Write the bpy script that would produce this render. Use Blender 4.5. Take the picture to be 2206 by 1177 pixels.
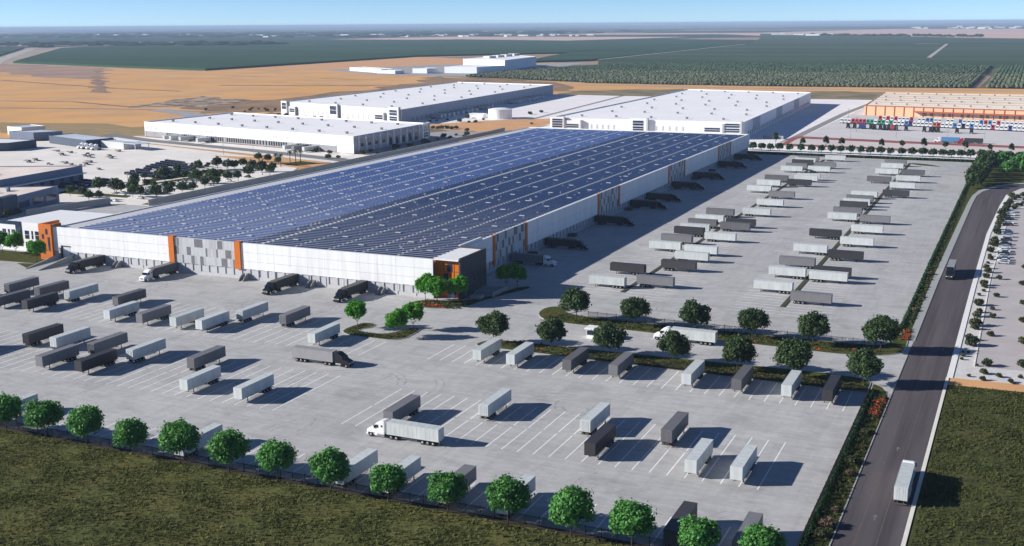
import bpy, math, random
import numpy as np
from mathutils import Matrix, Vector
for o in list(bpy.data.objects): bpy.data.objects.remove(o)
S = bpy.context.scene
COL = S.collection
R = math.radians
rnd = random.Random(7); HAZE = 5.5e-5

# ---------------------------------------------------------------- camera
CAM_H = 90.0
cam_d = bpy.data.cameras.new('camera'); cam = bpy.data.objects.new('camera', cam_d); COL.objects.link(cam)
RX = (0.91205113, -0.08118203, 0.40196046); RY = (0.41001444, 0.19758205, -0.89042097); RZ = (-0.00713398, 0.97691904, 0.21349073)
cam.matrix_world = Matrix(((*RX, 0.0), (*RY, 0.0), (*RZ, CAM_H), (0, 0, 0, 1)))
cam_d.sensor_width = 36.0; cam_d.lens = 2458.34 / 2206 * 36; cam_d.clip_start = 1.0; cam_d.clip_end = 400000
S.camera = cam
def photo_x(x, y, z=0):                       # column of a point in the photograph: only used to word labels left to right
    p = (x, y, z - CAM_H); c = [RX[i]*p[0] + RY[i]*p[1] + RZ[i]*p[2] for i in range(3)]
    return 1103 + 2458.34 * c[0] / max(1e-6, -c[2])

# ---------------------------------------------------------------- sky, sun, exposure
SUN = Vector((-2.25, -1.06, 1.0)).normalized(); ELEV = math.asin(SUN.z); AZ = math.atan2(SUN.x, SUN.y)
w = bpy.data.worlds.new('World'); S.world = w; w.use_nodes = True
nt = w.node_tree; bg = nt.nodes['Background']; sky = nt.nodes.new('ShaderNodeTexSky')
sky.sky_type = 'NISHITA'; sky.sun_disc = False; sky.sun_elevation = ELEV; sky.sun_rotation = AZ
sky.altitude = 0; sky.air_density = 0.4; sky.dust_density = 0.0; sky.ozone_density = 4.0
nt.links.new(sky.outputs[0], bg.inputs[0]); bg.inputs[1].default_value = 0.085
sd = bpy.data.lights.new('sun', 'SUN'); sd.energy = 5.0; sd.angle = R(0.55); sd.color = (1.0, 0.965, 0.92)
so = bpy.data.objects.new('sun', sd); COL.objects.link(so); so.rotation_euler = SUN.to_track_quat('Z', 'Y').to_euler()
S.view_settings.view_transform = 'Standard'; S.view_settings.look = 'None'; S.view_settings.exposure = 0.68; S.view_settings.gamma = 1.0
S.view_settings.use_curve_mapping = False
S.render.engine = 'CYCLES'; S.render.resolution_x = 1024; S.render.resolution_y = 546
S.cycles.volume_bounces = 0; S.cycles.max_bounces = 6; S.cycles.transparent_max_bounces = 16

# ---------------------------------------------------------------- materials
MATS = {}
def mat(name, col, rough=0.75, var=0.0, scale=1.0, col2=None, bump=0.0, bscale=None, spec=0.3, metal=0.0, stretch=(1, 1, 1), detail=5.0, big=None, lo=0.35, hi=0.65, obj=False):
    """principled material; colour drifts between col and col2 by noise of `scale` (cycles per metre)"""
    if name in MATS: return MATS[name]
    m = bpy.data.materials.new(name); m.use_nodes = True; t = m.node_tree; N = t.nodes; L = t.links
    b = N['Principled BSDF']; b.inputs['Roughness'].default_value = rough; b.inputs['Metallic'].default_value = metal
    b.inputs['Specular IOR Level'].default_value = spec
    tc = N.new('ShaderNodeTexCoord'); mp = N.new('ShaderNodeMapping'); mp.inputs['Scale'].default_value = stretch
    L.new(tc.outputs['Object'], mp.inputs[0])
    if col2 is None: col2 = tuple(c * (1 - var) for c in col)
    n = N.new('ShaderNodeTexNoise'); n.inputs['Scale'].default_value = scale; n.inputs['Detail'].default_value = detail; n.inputs['Roughness'].default_value = 0.6
    L.new(mp.outputs[0], n.inputs['Vector'])
    mr = N.new('ShaderNodeMapRange'); mr.inputs[1].default_value = lo; mr.inputs[2].default_value = hi
    L.new(n.outputs['Fac'], mr.inputs[0])
    mx = N.new('ShaderNodeMix'); mx.data_type = 'RGBA'; mx.inputs[6].default_value = (*col, 1); mx.inputs[7].default_value = (*col2, 1)
    L.new(mr.outputs[0], mx.inputs[0]); out = mx.outputs[2]
    if big:                                     # a second, larger drift: (scale, colour, strength)
        n2 = N.new('ShaderNodeTexNoise'); n2.inputs['Scale'].default_value = big[0]; n2.inputs['Detail'].default_value = 4
        L.new(mp.outputs[0], n2.inputs['Vector'])
        r2 = N.new('ShaderNodeMapRange'); r2.inputs[1].default_value = 0.42; r2.inputs[2].default_value = 0.66; r2.inputs[4].default_value = big[2]
        L.new(n2.outputs['Fac'], r2.inputs[0])
        m2 = N.new('ShaderNodeMix'); m2.data_type = 'RGBA'; m2.inputs[7].default_value = (*big[1], 1)
        L.new(r2.outputs[0], m2.inputs[0]); L.new(out, m2.inputs[6]); out = m2.outputs[2]
    if obj:                                     # each object its own slight shade
        oi = N.new('ShaderNodeObjectInfo'); hs = N.new('ShaderNodeHueSaturation')
        r3 = N.new('ShaderNodeMapRange'); r3.inputs[3].default_value = 1 - obj; r3.inputs[4].default_value = 1 + obj
        L.new(oi.outputs['Random'], r3.inputs[0]); L.new(r3.outputs[0], hs.inputs['Value']); L.new(out, hs.inputs['Color']); out = hs.outputs[0]
    L.new(out, b.inputs['Base Color'])
    if bump:
        bn = N.new('ShaderNodeTexNoise'); bn.inputs['Scale'].default_value = bscale or scale * 4; bn.inputs['Detail'].default_value = 4
        L.new(mp.outputs[0], bn.inputs['Vector'])
        bp = N.new('ShaderNodeBump'); bp.inputs['Strength'].default_value = bump; bp.inputs['Distance'].default_value = 0.3
        L.new(bn.outputs['Fac'], bp.inputs['Height']); L.new(bp.outputs[0], b.inputs['Normal'])
    m['bsdf'] = b.name; MATS[name] = m
    return m
def leaf_mat(name, c1, c2, nscale=0.9, trans=0.3, obj=0.12, spec=0.2):
    m = mat(name, c1, rough=0.6, scale=nscale, col2=c2, spec=spec, obj=obj, lo=0.3, hi=0.7)
    t = m.node_tree; b = t.nodes['Principled BSDF']; out = [n for n in t.nodes if n.type == 'OUTPUT_MATERIAL'][0]
    tr = t.nodes.new('ShaderNodeBsdfTranslucent'); ms = t.nodes.new('ShaderNodeMixShader'); ms.inputs[0].default_value = trans
    src = b.inputs['Base Color'].links[0].from_socket
    t.links.new(src, tr.inputs[0]); t.links.new(b.outputs[0], ms.inputs[1]); t.links.new(tr.outputs[0], ms.inputs[2]); t.links.new(ms.outputs[0], out.inputs[0])
    return m

# ---------------------------------------------------------------- mesh helpers
class MB:
    def __init__(s): s.v = []; s.f = []; s.m = []
    def add(s, vs, fs, mi=0):
        o = len(s.v); s.v += [tuple(p) for p in vs]; s.f += [tuple(i + o for i in f) for f in fs]; s.m += [mi] * len(fs); return s
    def box(s, x0, x1, y0, y1, z0, z1, mi=0):
        return s.add([(x0,y0,z0),(x1,y0,z0),(x1,y1,z0),(x0,y1,z0),(x0,y0,z1),(x1,y0,z1),(x1,y1,z1),(x0,y1,z1)],
                     [(0,3,2,1),(4,5,6,7),(0,1,5,4),(1,2,6,5),(2,3,7,6),(3,0,4,7)], mi)
    def quad(s, a, b, c, d, mi=0): return s.add([a, b, c, d], [(0,1,2,3)], mi)
    def prism(s, pts, z0, z1, mi=0, bottom=False):        # pts counter-clockwise in plan
        n = len(pts); vs = [(x, y, z0) for x, y in pts] + [(x, y, z1) for x, y in pts]
        fs = [tuple(range(n, 2*n))] + [(i, (i+1) % n, n + (i+1) % n, n + i) for i in range(n)]
        if bottom: fs.append(tuple(reversed(range(n))))
        return s.add(vs, fs, mi)
    def side(s, prof, x0, x1, mi=0):                      # profile in (y, z), extruded along x
        n = len(prof); vs = [(x0, y, z) for y, z in prof] + [(x1, y, z) for y, z in prof]
        return s.add(vs, [tuple(range(n)), tuple(reversed(range(n, 2*n)))] + [(i, n + i, n + (i+1) % n, (i+1) % n) for i in range(n)], mi)
    def cyl(s, p, q, r0, r1=None, n=8, mi=0, caps=True):
        r1 = r0 if r1 is None else r1; p = Vector(p); q = Vector(q); d = (q - p).normalized()
        u = d.orthogonal().normalized(); w_ = d.cross(u); vs = []
        for c, r in ((p, r0), (q, r1)):
            for i in range(n):
                a = 2*math.pi*i/n; vs.append(c + u*r*math.cos(a) + w_*r*math.sin(a))
        fs = [(i, (i+1) % n, n + (i+1) % n, n + i) for i in range(n)]
        if caps: fs += [tuple(reversed(range(n))), tuple(range(n, 2*n))]
        return s.add(vs, fs, mi)
    def build(s, name, mats, parent=None, bevel=0.0, smooth=False):
        me = bpy.data.meshes.new(name); me.from_pydata(s.v, [], s.f)
        if not isinstance(mats, (list, tuple)): mats = [mats]
        for m in mats: me.materials.append(m)
        if len(mats) > 1: me.polygons.foreach_set('material_index', s.m)
        if smooth: me.polygons.foreach_set('use_smooth', [True] * len(s.f))
        me.update()
        o = bpy.data.objects.new(name, me); COL.objects.link(o)
        if parent: o.parent = parent
        if bevel:
            md = o.modifiers.new('bevel', 'BEVEL'); md.width = bevel; md.segments = 2; md.limit_method = 'ANGLE'
        return o
def np_mesh(name, V, F, m, parent=None, smooth=False):
    me = bpy.data.meshes.new(name); me.from_pydata(V.tolist() if hasattr(V, 'tolist') else V, [], F.tolist() if hasattr(F, 'tolist') else F)
    me.materials.append(m)
    if smooth: me.polygons.foreach_set('use_smooth', [True] * len(me.polygons))
    me.update(); o = bpy.data.objects.new(name, me); COL.objects.link(o)
    if parent: o.parent = parent
    return o
def tag(o, label=None, cat=None, group=None, kind=None):
    for k, v in (('label', label), ('category', cat), ('group', group), ('kind', kind)):
        if v: o[k] = v
    return o
def thing(name, label, cat, loc=(0, 0, 0), rz=0.0, group=None):
    o = bpy.data.objects.new(name, None); COL.objects.link(o); o.location = loc; o.rotation_euler = (0, 0, rz); o.empty_display_size = 0.5
    return tag(o, label, cat, group)
KIDS = {}
def kids(o):
    if o.name not in KIDS: KIDS[o.name] = list(o.children)
    return KIDS[o.name]
def copy_tree(o, parent=None, loc=None, rz=None, label=None, scale=None, group=None, swap=None):
    c = o.copy(); COL.objects.link(c)
    if parent: c.parent = parent
    if loc is not None: c.location = loc
    if rz is not None: c.rotation_euler = (0, 0, rz)
    if scale: c.scale = scale if hasattr(scale, '__len__') else (scale,)*3
    if label: c['label'] = label
    if group: c['group'] = group
    for ch in kids(o): copy_tree(ch, c)
    return c
def struct(name, mb, m, **k): return tag(mb.build(name, m, **k), kind='structure')
def sheet(name, pts, z, m):                    # flat piece of ground, any simple polygon
    a = sum(pts[i][0]*pts[(i+1) % len(pts)][1] - pts[(i+1) % len(pts)][0]*pts[i][1] for i in range(len(pts)))
    if a < 0: pts = pts[::-1]
    mb = MB(); mb.add([(x, y, z) for x, y in pts], [tuple(range(len(pts)))]); return tag(mb.build(name, m), kind='structure')
def smooth_poly(pts, n=2):                     # rounds the corners of a plan outline
    for _ in range(n):
        q = []
        for i in range(len(pts)):
            a, b = pts[i], pts[(i+1) % len(pts)]
            q += [(a[0]*.75+b[0]*.25, a[1]*.75+b[1]*.25), (a[0]*.25+b[0]*.75, a[1]*.25+b[1]*.75)]
        pts = q
    return pts
def jag(pts, amp, step, seed=1):                # an outline roughened as nature would
    rg = random.Random(seed); out = []
    for i in range(len(pts)):
        a, b = Vector(pts[i]), Vector(pts[(i+1) % len(pts)]); L_ = (b - a).length; n = max(1, int(L_ / step)); d = (b - a).normalized() if L_ else Vector((1, 0)); q = Vector((-d.y, d.x))
        for k in range(n): p = a.lerp(b, k / n) + q * rg.uniform(-amp, amp); out.append((p.x, p.y))
    return out
ONES = 'zero first second third fourth fifth sixth seventh eighth ninth tenth eleventh twelfth thirteenth fourteenth fifteenth sixteenth seventeenth eighteenth nineteenth'.split()
TENS = {20: 'twenty', 30: 'thirty', 40: 'forty', 50: 'fifty', 60: 'sixty', 70: 'seventy', 80: 'eighty', 90: 'ninety'}
def nth(n):
    if n < 20: return ONES[n]
    t, u = n // 10 * 10, n % 10
    return TENS[t][:-1] + 'ieth' if u == 0 else TENS[t] + '-' + ONES[u]
# ---------------------------------------------------------------- shared materials
def concrete_mat():
    """poured yard slab: broad pours, tyre-swept streaks both ways, fine grain, darker scuffs where lorries turn"""
    m = bpy.data.materials.new('yard_concrete'); m.use_nodes = True; t = m.node_tree; N = t.nodes; L = t.links; b = N['Principled BSDF']
    b.inputs['Roughness'].default_value = .8; b.inputs['Specular IOR Level'].default_value = .25
    tc = N.new('ShaderNodeTexCoord'); val = None
    for sx, sy, rot, det, lo, hi, g in ((.02, .028, 0, 6, .35, .65, .10), (.07, .6, .05, 6, .35, .68, .14), (.6, .05, -.12, 6, .4, .7, .09), (.5, 1.6, .3, 5, .3, .7, .15), (.11, .13, .6, 9, .50, .70, .17), (.9, 1.1, .2, 4, .62, .72, .12), (3, 3, 0, 3, .3, .7, .08)):
        mp = N.new('ShaderNodeMapping'); mp.inputs['Scale'].default_value = (sx, sy, 1); mp.inputs['Rotation'].default_value = (0, 0, rot); L.new(tc.outputs['Object'], mp.inputs[0])
        n = N.new('ShaderNodeTexNoise'); n.inputs['Scale'].default_value = 1; n.inputs['Detail'].default_value = det; n.inputs['Distortion'].default_value = .6; L.new(mp.outputs[0], n.inputs['Vector'])
        r = N.new('ShaderNodeMapRange'); r.inputs[1].default_value = lo; r.inputs[2].default_value = hi; r.inputs[3].default_value = 1; r.inputs[4].default_value = 1 - g; L.new(n.outputs['Fac'], r.inputs[0])
        if val is None: val = r.outputs[0]
        else: k = N.new('ShaderNodeMath'); k.operation = 'MULTIPLY'; L.new(val, k.inputs[0]); L.new(r.outputs[0], k.inputs[1]); val = k.outputs[0]
    mx = N.new('ShaderNodeMix'); mx.data_type = 'RGBA'; mx.blend_type = 'MULTIPLY'; mx.inputs[0].default_value = 1; mx.inputs[6].default_value = (.55, .54, .528, 1); L.new(val, mx.inputs[7]); L.new(mx.outputs[2], b.inputs['Base Color']); return m
M_conc = concrete_mat()
M_line = mat('line_paint', (0.88, 0.88, 0.87), 0.7, var=0.18, scale=1.2)
M_asph = mat('road_asphalt', (0.092, 0.077, 0.082), 0.85, scale=0.6, col2=(0.062, 0.050, 0.055), stretch=(1, 0.03, 1), bump=0.1, bscale=6, big=(0.22, (0.125, 0.110, 0.112), 0.6))
M_walk = mat('walk_concrete', (0.36, 0.37, 0.36), 0.85, scale=0.8, var=0.15)
M_white = mat('white_paint', (0.80, 0.80, 0.79), 0.6, scale=0.15, var=0.05)
M_lgrey = mat('light_grey_paint', (0.50, 0.50, 0.505), 0.65, scale=0.2, var=0.06)
M_mgrey = mat('mid_grey_paint', (0.20, 0.20, 0.21), 0.65, scale=0.3, var=0.08)
M_dgrey = mat('dark_grey_paint', (0.055, 0.053, 0.06), 0.6, scale=0.3, var=0.1)
M_orange = mat('orange_paint', (0.60, 0.15, 0.012), 0.5, scale=0.4, var=0.08)
M_glass = mat('blue_glass', (0.03, 0.05, 0.10), 0.08, scale=0.5, var=0.3, spec=0.8)
M_black = mat('black_rubber', (0.014, 0.014, 0.015), 0.85, scale=2, var=0.3)
M_steel = mat('bare_steel', (0.35, 0.36, 0.37), 0.35, scale=2, var=0.2, metal=0.8)
M_chas = mat('chassis_black', (0.022, 0.022, 0.025), 0.5, scale=1, var=0.3)
M_roofw = mat('white_roof', (0.90, 0.88, 0.88), 0.7, scale=0.03, var=0.07, big=(0.2, (0.8, 0.79, 0.79), 0.3))
M_roofg = mat('grey_roof', (0.46, 0.46, 0.45), 0.75, scale=0.1, var=0.12)
M_bark = mat('bark', (0.06, 0.043, 0.03), 0.9, scale=2, var=0.4, bump=0.3)
M_grass = mat('meadow_ground', (0.112, 0.122, 0.040), 0.95, scale=0.28, col2=(0.046, 0.050, 0.017), bump=0.5, bscale=1.5, spec=0.05, big=(0.07, (0.14, 0.125, 0.042), 0.7), detail=9)
M_lawn = mat('lawn', (0.085, 0.10, 0.022), 0.95, scale=0.5, col2=(0.042, 0.052, 0.014), bump=0.5, bscale=3, spec=0.05, big=(0.3, (0.075, 0.06, 0.022), 0.6), detail=8)
M_pale = mat('pale_yard', (0.84, 0.79, 0.72), 0.9, scale=0.02, col2=(0.72, 0.67, 0.61), big=(0.1, (0.60, 0.56, 0.53), 0.35), detail=8)
M_paleroad = mat('pale_road', (0.36, 0.34, 0.335), 0.9, scale=0.05, var=0.12)
M_dirt = mat('orange_dirt', (0.66, 0.36, 0.17), 0.95, scale=0.03, col2=(0.56, 0.31, 0.155), detail=8, spec=0.1)

# ---------------------------------------------------------------- ground and roads
def land_mat():
    m = bpy.data.materials.new('land'); m.use_nodes = True; t = m.node_tree; N = t.nodes; L = t.links; b = N['Principled BSDF']
    b.inputs['Roughness'].default_value = 0.95; b.inputs['Specular IOR Level'].default_value = 0.05
    tc = N.new('ShaderNodeTexCoord')
    vo = N.new('ShaderNodeTexVoronoi'); vo.distance = 'CHEBYCHEV'; vo.inputs['Scale'].default_value = 1.0
    mp = N.new('ShaderNodeMapping'); mp.inputs['Scale'].default_value = (1/2300, 1/1500, 1); mp.inputs['Rotation'].default_value = (0, 0, R(0)); L.new(tc.outputs['Object'], mp.inputs[0]); L.new(mp.outputs[0], vo.inputs['Vector'])
    sp = N.new('ShaderNodeSeparateColor'); L.new(vo.outputs['Color'], sp.inputs[0])
    cr = N.new('ShaderNodeValToRGB'); L.new(sp.outputs[0], cr.inputs[0]); e = cr.color_ramp; e.interpolation = 'CONSTANT'
    cols = [(0.0, (0.035, 0.06, 0.03)), (0.45, (0.05, 0.075, 0.04)), (0.62, (0.07, 0.085, 0.05)), (0.74, (0.33, 0.24, 0.17)), (0.86, (0.40, 0.32, 0.25)), (0.93, (0.045, 0.06, 0.035))]
    e.elements[0].position, e.elements[0].color = 0.0, (*cols[0][1], 1); e.elements[1].position, e.elements[1].color = cols[1][0], (*cols[1][1], 1)
    for p, c in cols[2:]: k = e.elements.new(p); k.color = (*c, 1)
    n = N.new('ShaderNodeTexNoise'); n.inputs['Scale'].default_value = 0.004; n.inputs['Detail'].default_value = 8; L.new(tc.outputs['Object'], n.inputs['Vector'])
    mr = N.new('ShaderNodeMapRange'); mr.inputs[1].default_value = 0.3; mr.inputs[2].default_value = 0.7; mr.inputs[3].default_value = 0.75; mr.inputs[4].default_value = 1.25; L.new(n.outputs['Fac'], mr.inputs[0])
    mx = N.new('ShaderNodeMix'); mx.data_type = 'RGBA'; mx.blend_type = 'MULTIPLY'; mx.inputs[0].default_value = 1; L.new(cr.outputs[0], mx.inputs[6]); L.new(mr.outputs[0], mx.inputs[7])
    L.new(mx.outputs[2], b.inputs['Base Color']); return m
M_land = land_mat()
G = 90000.0
sheet('ground', [(-G, -3000), (G, -3000), (G, G), (-G, G)], -0.60, M_land)
# dry tan country round the estate
M_tan = mat('dry_grassland', (0.66, 0.355, 0.125), 0.95, scale=0.006, col2=(0.68, 0.40, 0.19), detail=9, spec=0.05, stretch=(1, 1, 1), big=(0.012, (0.44, 0.26, 0.14), 0.55))
sheet('dry_field', [(-3000, -400), (900, -400), (900, 1700), (-640, 1690), (-900, 1790), (-1040, 2480), (-1600, 2900), (-1560, 1905), (-2500, 2180), (-3000, 2330)], -0.40, M_tan)
M_scrub = mat('brown_scrub', (0.19, 0.14, 0.10), 0.95, scale=0.02, col2=(0.36, 0.225, 0.125), detail=9, spec=0.05)
sheet('scrub_band', jag([(-900, 1060), (-860, 1230), (-880, 1560), (-960, 1800), (-800, 1770), (-640, 1655), (-560, 1450), (-720, 1440), (-735, 1030), (-790, 985)], 22, 40), -0.30, M_scrub)
sheet('scrub_band', jag([(-1080, 800), (-760, 830), (-700, 870), (-660, 760), (-700, 715), (-900, 760)], 22, 40), -0.30, mat('olive_scrub', (0.24, 0.19, 0.085), 0.95, scale=0.05, col2=(0.36, 0.23, 0.10), detail=8))
sheet('scrub_band', jag([(-2450, 2170), (-1900, 2000), (-1500, 1560), (-1640, 1560), (-2100, 1850), (-2500, 2060)], 22, 40), -0.30, mat('mauve_scrub', (0.27, 0.17, 0.15), 0.95, scale=0.006, col2=(0.42, 0.25, 0.14), detail=8))
sheet('dry_wash', jag([(-1895, 1960), (-1868, 1950), (-1165, 1232), (-1190, 1224)], 9, 30), -0.28, mat('wash_soil', (0.17, 0.115, 0.095), 0.95, scale=0.02, col2=(0.40, 0.24, 0.12), detail=7))
def band(name, pts, wd, z, m):                 # a track of even width along a polyline
    mb = MB(); n = len(pts); L_, R_ = [], []
    for i in range(n):
        a = Vector(pts[max(0, i-1)]); b = Vector(pts[min(n-1, i+1)]); d = (b - a).normalized(); q = Vector((-d.y, d.x)) * wd / 2; p = Vector(pts[i])
        L_.append(p + q); R_.append(p - q)
    for i in range(n - 1): mb.quad((*R_[i], z), (*R_[i+1], z), (*L_[i+1], z), (*L_[i], z))
    return tag(mb.build(name, m), kind='structure')
band('dirt_track', [(-1300, 900), (-1010, 980), (-900, 1000), (-760, 990)], 10, -0.26, mat('track_soil', (0.36, 0.25, 0.17), 0.95, scale=0.05, var=0.2))
band('dirt_track', [(-1420, 1010), (-1080, 1075), (-930, 1020)], 8, -0.26, mat('dark_soil', (0.16, 0.09, 0.06), 0.95, scale=0.03, col2=(0.36, 0.2, 0.1)))
band('dirt_track', [(-1650, 1480), (-1250, 1330), (-1100, 1300)], 9, -0.25, mat('dark_soil', (0.16, 0.09, 0.06)))
band('dirt_track', [(-1150, 1450), (-1000, 1480), (-860, 1540)], 14, -0.25, mat('dark_soil', (0.16, 0.09, 0.06)))
sheet('excavated_pit', jag([(-940, 1011), (-998, 1214), (-873, 1167), (-858, 1060)], 8, 20), -0.27, mat('pit_spoil', (0.45, 0.34, 0.24), 0.95, scale=0.06, col2=(0.13, 0.09, 0.06), detail=6, bump=0.6, bscale=0.1, lo=0.42, hi=0.56))
band('side_road', [(-880, 1000), (-800, 960), (-745, 905), (-700, 870), (-560, 900)], 26, -0.24, M_paleroad)
band('country_road', [(-3930, 3712), (-2648, 2382), (-2300, 2040)], 34, -0.2, mat('pale_gravel', (0.46, 0.42, 0.37), 0.95, scale=0.02, var=0.15))
rs = random.Random(4); M_streak = mat('streak_soil', (0.30, 0.19, 0.12), 0.95, scale=0.02, col2=(0.50, 0.30, 0.14), detail=8)
for i in range(26):
    x, y = rs.uniform(-2300, -1050), rs.uniform(1050, 1850)
    if y < -x*.55 - 150 or y > 2330 + x*.2: pass
    L_ = rs.uniform(60, 260); pts = [(x, y), (x + L_*.5, y - L_*.12), (x + L_, y - L_*.30 + rs.uniform(-9, 9)), (x + L_*.5, y - L_*.12 - rs.uniform(5, 14))]
    if y < 2050: sheet('dry_streak', jag(pts, 3, 14, i), -.29 + i*.0015, M_streak)
# apron sheets of the neighbouring plots
sheet('pale_yard', [(-860, 520), (-700, 720), (-605, 693), (-440, 640), (-405, 560), (-409, 452), (-430, 395), (-560, 370)], -0.18, M_pale)
sheet('dry_plot', [(-528, 652), (-424, 612), (-408, 690), (-410, 760), (-440, 660)], -0.16, M_dirt)
sheet('service_yard', [(-684, 748), (-438, 696), (-400, 690), (-400, 640), (-443, 652), (-600, 695), (-700, 722)], -0.15, M_pale)
band('service_road', [(-720, 752), (-645, 722), (-520, 690), (-432, 664), (-408, 655)], 13, -0.13, mat('service_asphalt', (0.20, 0.195, 0.20), 0.9, scale=0.05, var=0.15))
sheet('visitor_car_park', [(-436, 700), (-410, 690), (-408, 905), (-300, 960), (-520, 960), (-530, 930), (-453, 836)], -0.14, M_paleroad)
sheet('plot_lawn', [(-735, 1008), (-520, 925), (-455, 880), (-470, 850), (-700, 905)], -0.12, mat('scrub_lawn', (0.10, 0.10, 0.045), 0.95, scale=0.1, col2=(0.25, 0.19, 0.12), detail=7))
sheet('concrete_apron', [(-530, 925), (-566, 1385), (-395, 1385), (-395, 960), (-440, 960)], -0.13, mat('white_apron', (0.84, 0.80, 0.79), 0.85, scale=0.03, var=0.08))
sheet('dry_plot', [(-520, 905), (-455, 1010), (-400, 1040), (-400, 912), (-430, 880)], -0.10, M_dirt)
sheet('concrete_apron', [(-395, 940), (-372, 1385), (-156, 1402), (-162, 935), (-178, 905), (-185, 800), (-410, 905)], -0.12, mat('white_apron', (0.84, 0.80, 0.79)))
band('boundary_strip', [(-436, 1010), (-470, 1385)], 5, -0.09, mat('strip_soil', (0.28, 0.27, 0.26), 0.9, scale=0.1, var=0.2))
band('boundary_strip', [(-168, 905), (-168, 1180), (-160, 1410)], 7, -0.09, mat('strip_soil', (0.28, 0.27, 0.26)))
sheet('truck_yard', [(-164, 930), (140, 880), (140, 1460), (-158, 1460)], -0.10, mat('truck_apron', (0.62, 0.59, 0.58), 0.9, scale=0.04, var=0.12))
sheet('front_strip', [(-190, 800), (140, 800), (140, 850), (-172, 870), (-172, 940), (-190, 940)], -0.10, mat('white_apron', (0.84, 0.80, 0.79)))
sheet('front_strip', [(-172, 872), (140, 850), (140, 905), (-168, 925)], -0.09, mat('strip_concrete', (0.62, 0.55, 0.52), 0.9, scale=0.05, var=0.1))
M_brick = mat('red_paving', (0.33, 0.10, 0.085), 0.9, scale=0.1, var=0.25)
band('red_verge', [(-169, 925), (-90, 914), (0, 905), (140, 893)], 17, -0.06, M_brick)
band('red_verge', [(-166, 866), (-80, 858), (0, 849), (140, 836)], 14, -0.06, M_brick)
band('red_verge', [(-168, 925), (-166, 866)], 5, -0.05, M_brick)
band('verge_strip', [(-650, 1640), (-380, 1610), (0, 1640), (500, 1650)], 14, -0.2, mat('pale_gravel', (0.46, 0.42, 0.37)))
sheet('weed_plot', jag([(-225, 1390), (-160, 1405), (-158, 1560), (-260, 1560), (-300, 1400)], 8, 20), -0.22, mat('weeds', (0.12, 0.12, 0.055), 0.95, scale=0.03, col2=(0.30, 0.21, 0.12), detail=8))
sheet('weed_plot', jag([(-560, 1390), (-390, 1390), (-380, 1440), (-440, 1560), (-560, 1480)], 8, 20), -0.22, mat('weeds', (0.12, 0.12, 0.055)))

# the main site
SITE = [(-420, 296), (-340, 290), (-300, 250), (-262, 179.3), (-30.4, 179.3), (-29.6, 480), (-28.2, 800), (-410, 800), (-408, 452), (-432, 449), (-440, 400)]
sheet('paved_yard', SITE, 0.0, M_conc)
sheet('meadow', [(-700, -150), (60, -150), (60, 100), (-14, 179), (-30.4, 179), (-262, 179), (-300, 250), (-340, 290), (-420, 296), (-700, 420)], -0.04, M_grass)
# the road and its kerbs
ROADL = [(-25.7, 60), (-25.7, 190), (-25.0, 320), (-24.3, 420), (-23.2, 525), (-22.3, 610), (-21.6, 640), (-19.4, 658), (-14, 676), (-6, 690), (6, 702), (60, 742)]
ROADR = [(-14.6, 60), (-14.4, 190), (-13.9, 320), (-13.4, 420), (-12.5, 525), (-9.6, 610), (-7.6, 648), (-5.8, 658), (-1, 678), (3, 684), (10, 690), (70, 722)]
mb = MB()
for i in range(len(ROADL) - 1): mb.quad((*ROADL[i], .006), (*ROADR[i], .006), (*ROADR[i+1], .006), (*ROADL[i+1], .006))
struct('road', mb, M_asph)
def strip_between(name, A, B, z, m, h=None):
    mb = MB()
    for i in range(len(A) - 1):
        a, b, c, d = A[i], B[i], B[i+1], A[i+1]
        if h is None: mb.quad((*a, z), (*b, z), (*c, z), (*d, z))
        else: mb.prism([a, b, c, d], z, h)
    return struct(name, mb, m)
off = lambda P, dx: [(x + dx, y) for x, y in P]
strip_between('road_line', [(x + 3.6, y) for x, y in ROADL[:8]], [(x + 3.78, y) for x, y in ROADL[:8]], .012, mat('faded_yellow', (0.16, 0.115, 0.08), 0.8, scale=0.5, col2=(0.085, 0.075, 0.075)))
strip_between('road_line', [(x + 7.2, y) for x, y in ROADL[:8]], [(x + 7.38, y) for x, y in ROADL[:8]], .012, mat('faded_yellow', (0.16, 0.115, 0.08)))
M_arrow = mat('faded_white', (0.20, 0.19, 0.18), 0.8, scale=1, var=0.3)
for ax, ay, s in ((-19.9, 245, 1), (-16.4, 220, -1), (-20.0, 207, 1), (-16.6, 330, -1)):
    mb = MB(); mb.quad((ax-.12, ay-1.2*s, .014), (ax+.12, ay-1.2*s, .014), (ax+.12, ay+.4*s, .014), (ax-.12, ay+.4*s, .014))
    mb.add([(ax-.5, ay+.4*s, .014), (ax+.5, ay+.4*s, .014), (ax, ay+1.6*s, .014)], [(0, 1, 2)]); struct('road_arrow', mb, M_arrow)
strip_between('kerb', off(ROADL[:3], -.25), ROADL[:3], 0, M_walk, .12)
UP = [(-24.6, 336), (-24.3, 420), (-23.2, 525), (-22.3, 610), (-21.6, 640), (-19.4, 658), (-14, 676), (-6, 690), (6, 702), (60, 742)]
UPW = [(-26.6, 336), (-26.6, 420), (-25.6, 525), (-24.6, 610), (-23.8, 640), (-21.4, 662), (-15.4, 681), (-7, 695), (5, 707), (59, 747)]
strip_between('sidewalk', UPW, UP, 0, M_walk, .12)
M_bright = mat('bright_concrete', (0.74, 0.71, 0.62), 0.85, scale=0.4, var=0.1)
KR = [(-14.6, 60), (-14.4, 190), (-14.0, 302.8)]
strip_between('kerb', KR, off(KR, .75), 0, M_bright, .12)
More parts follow.
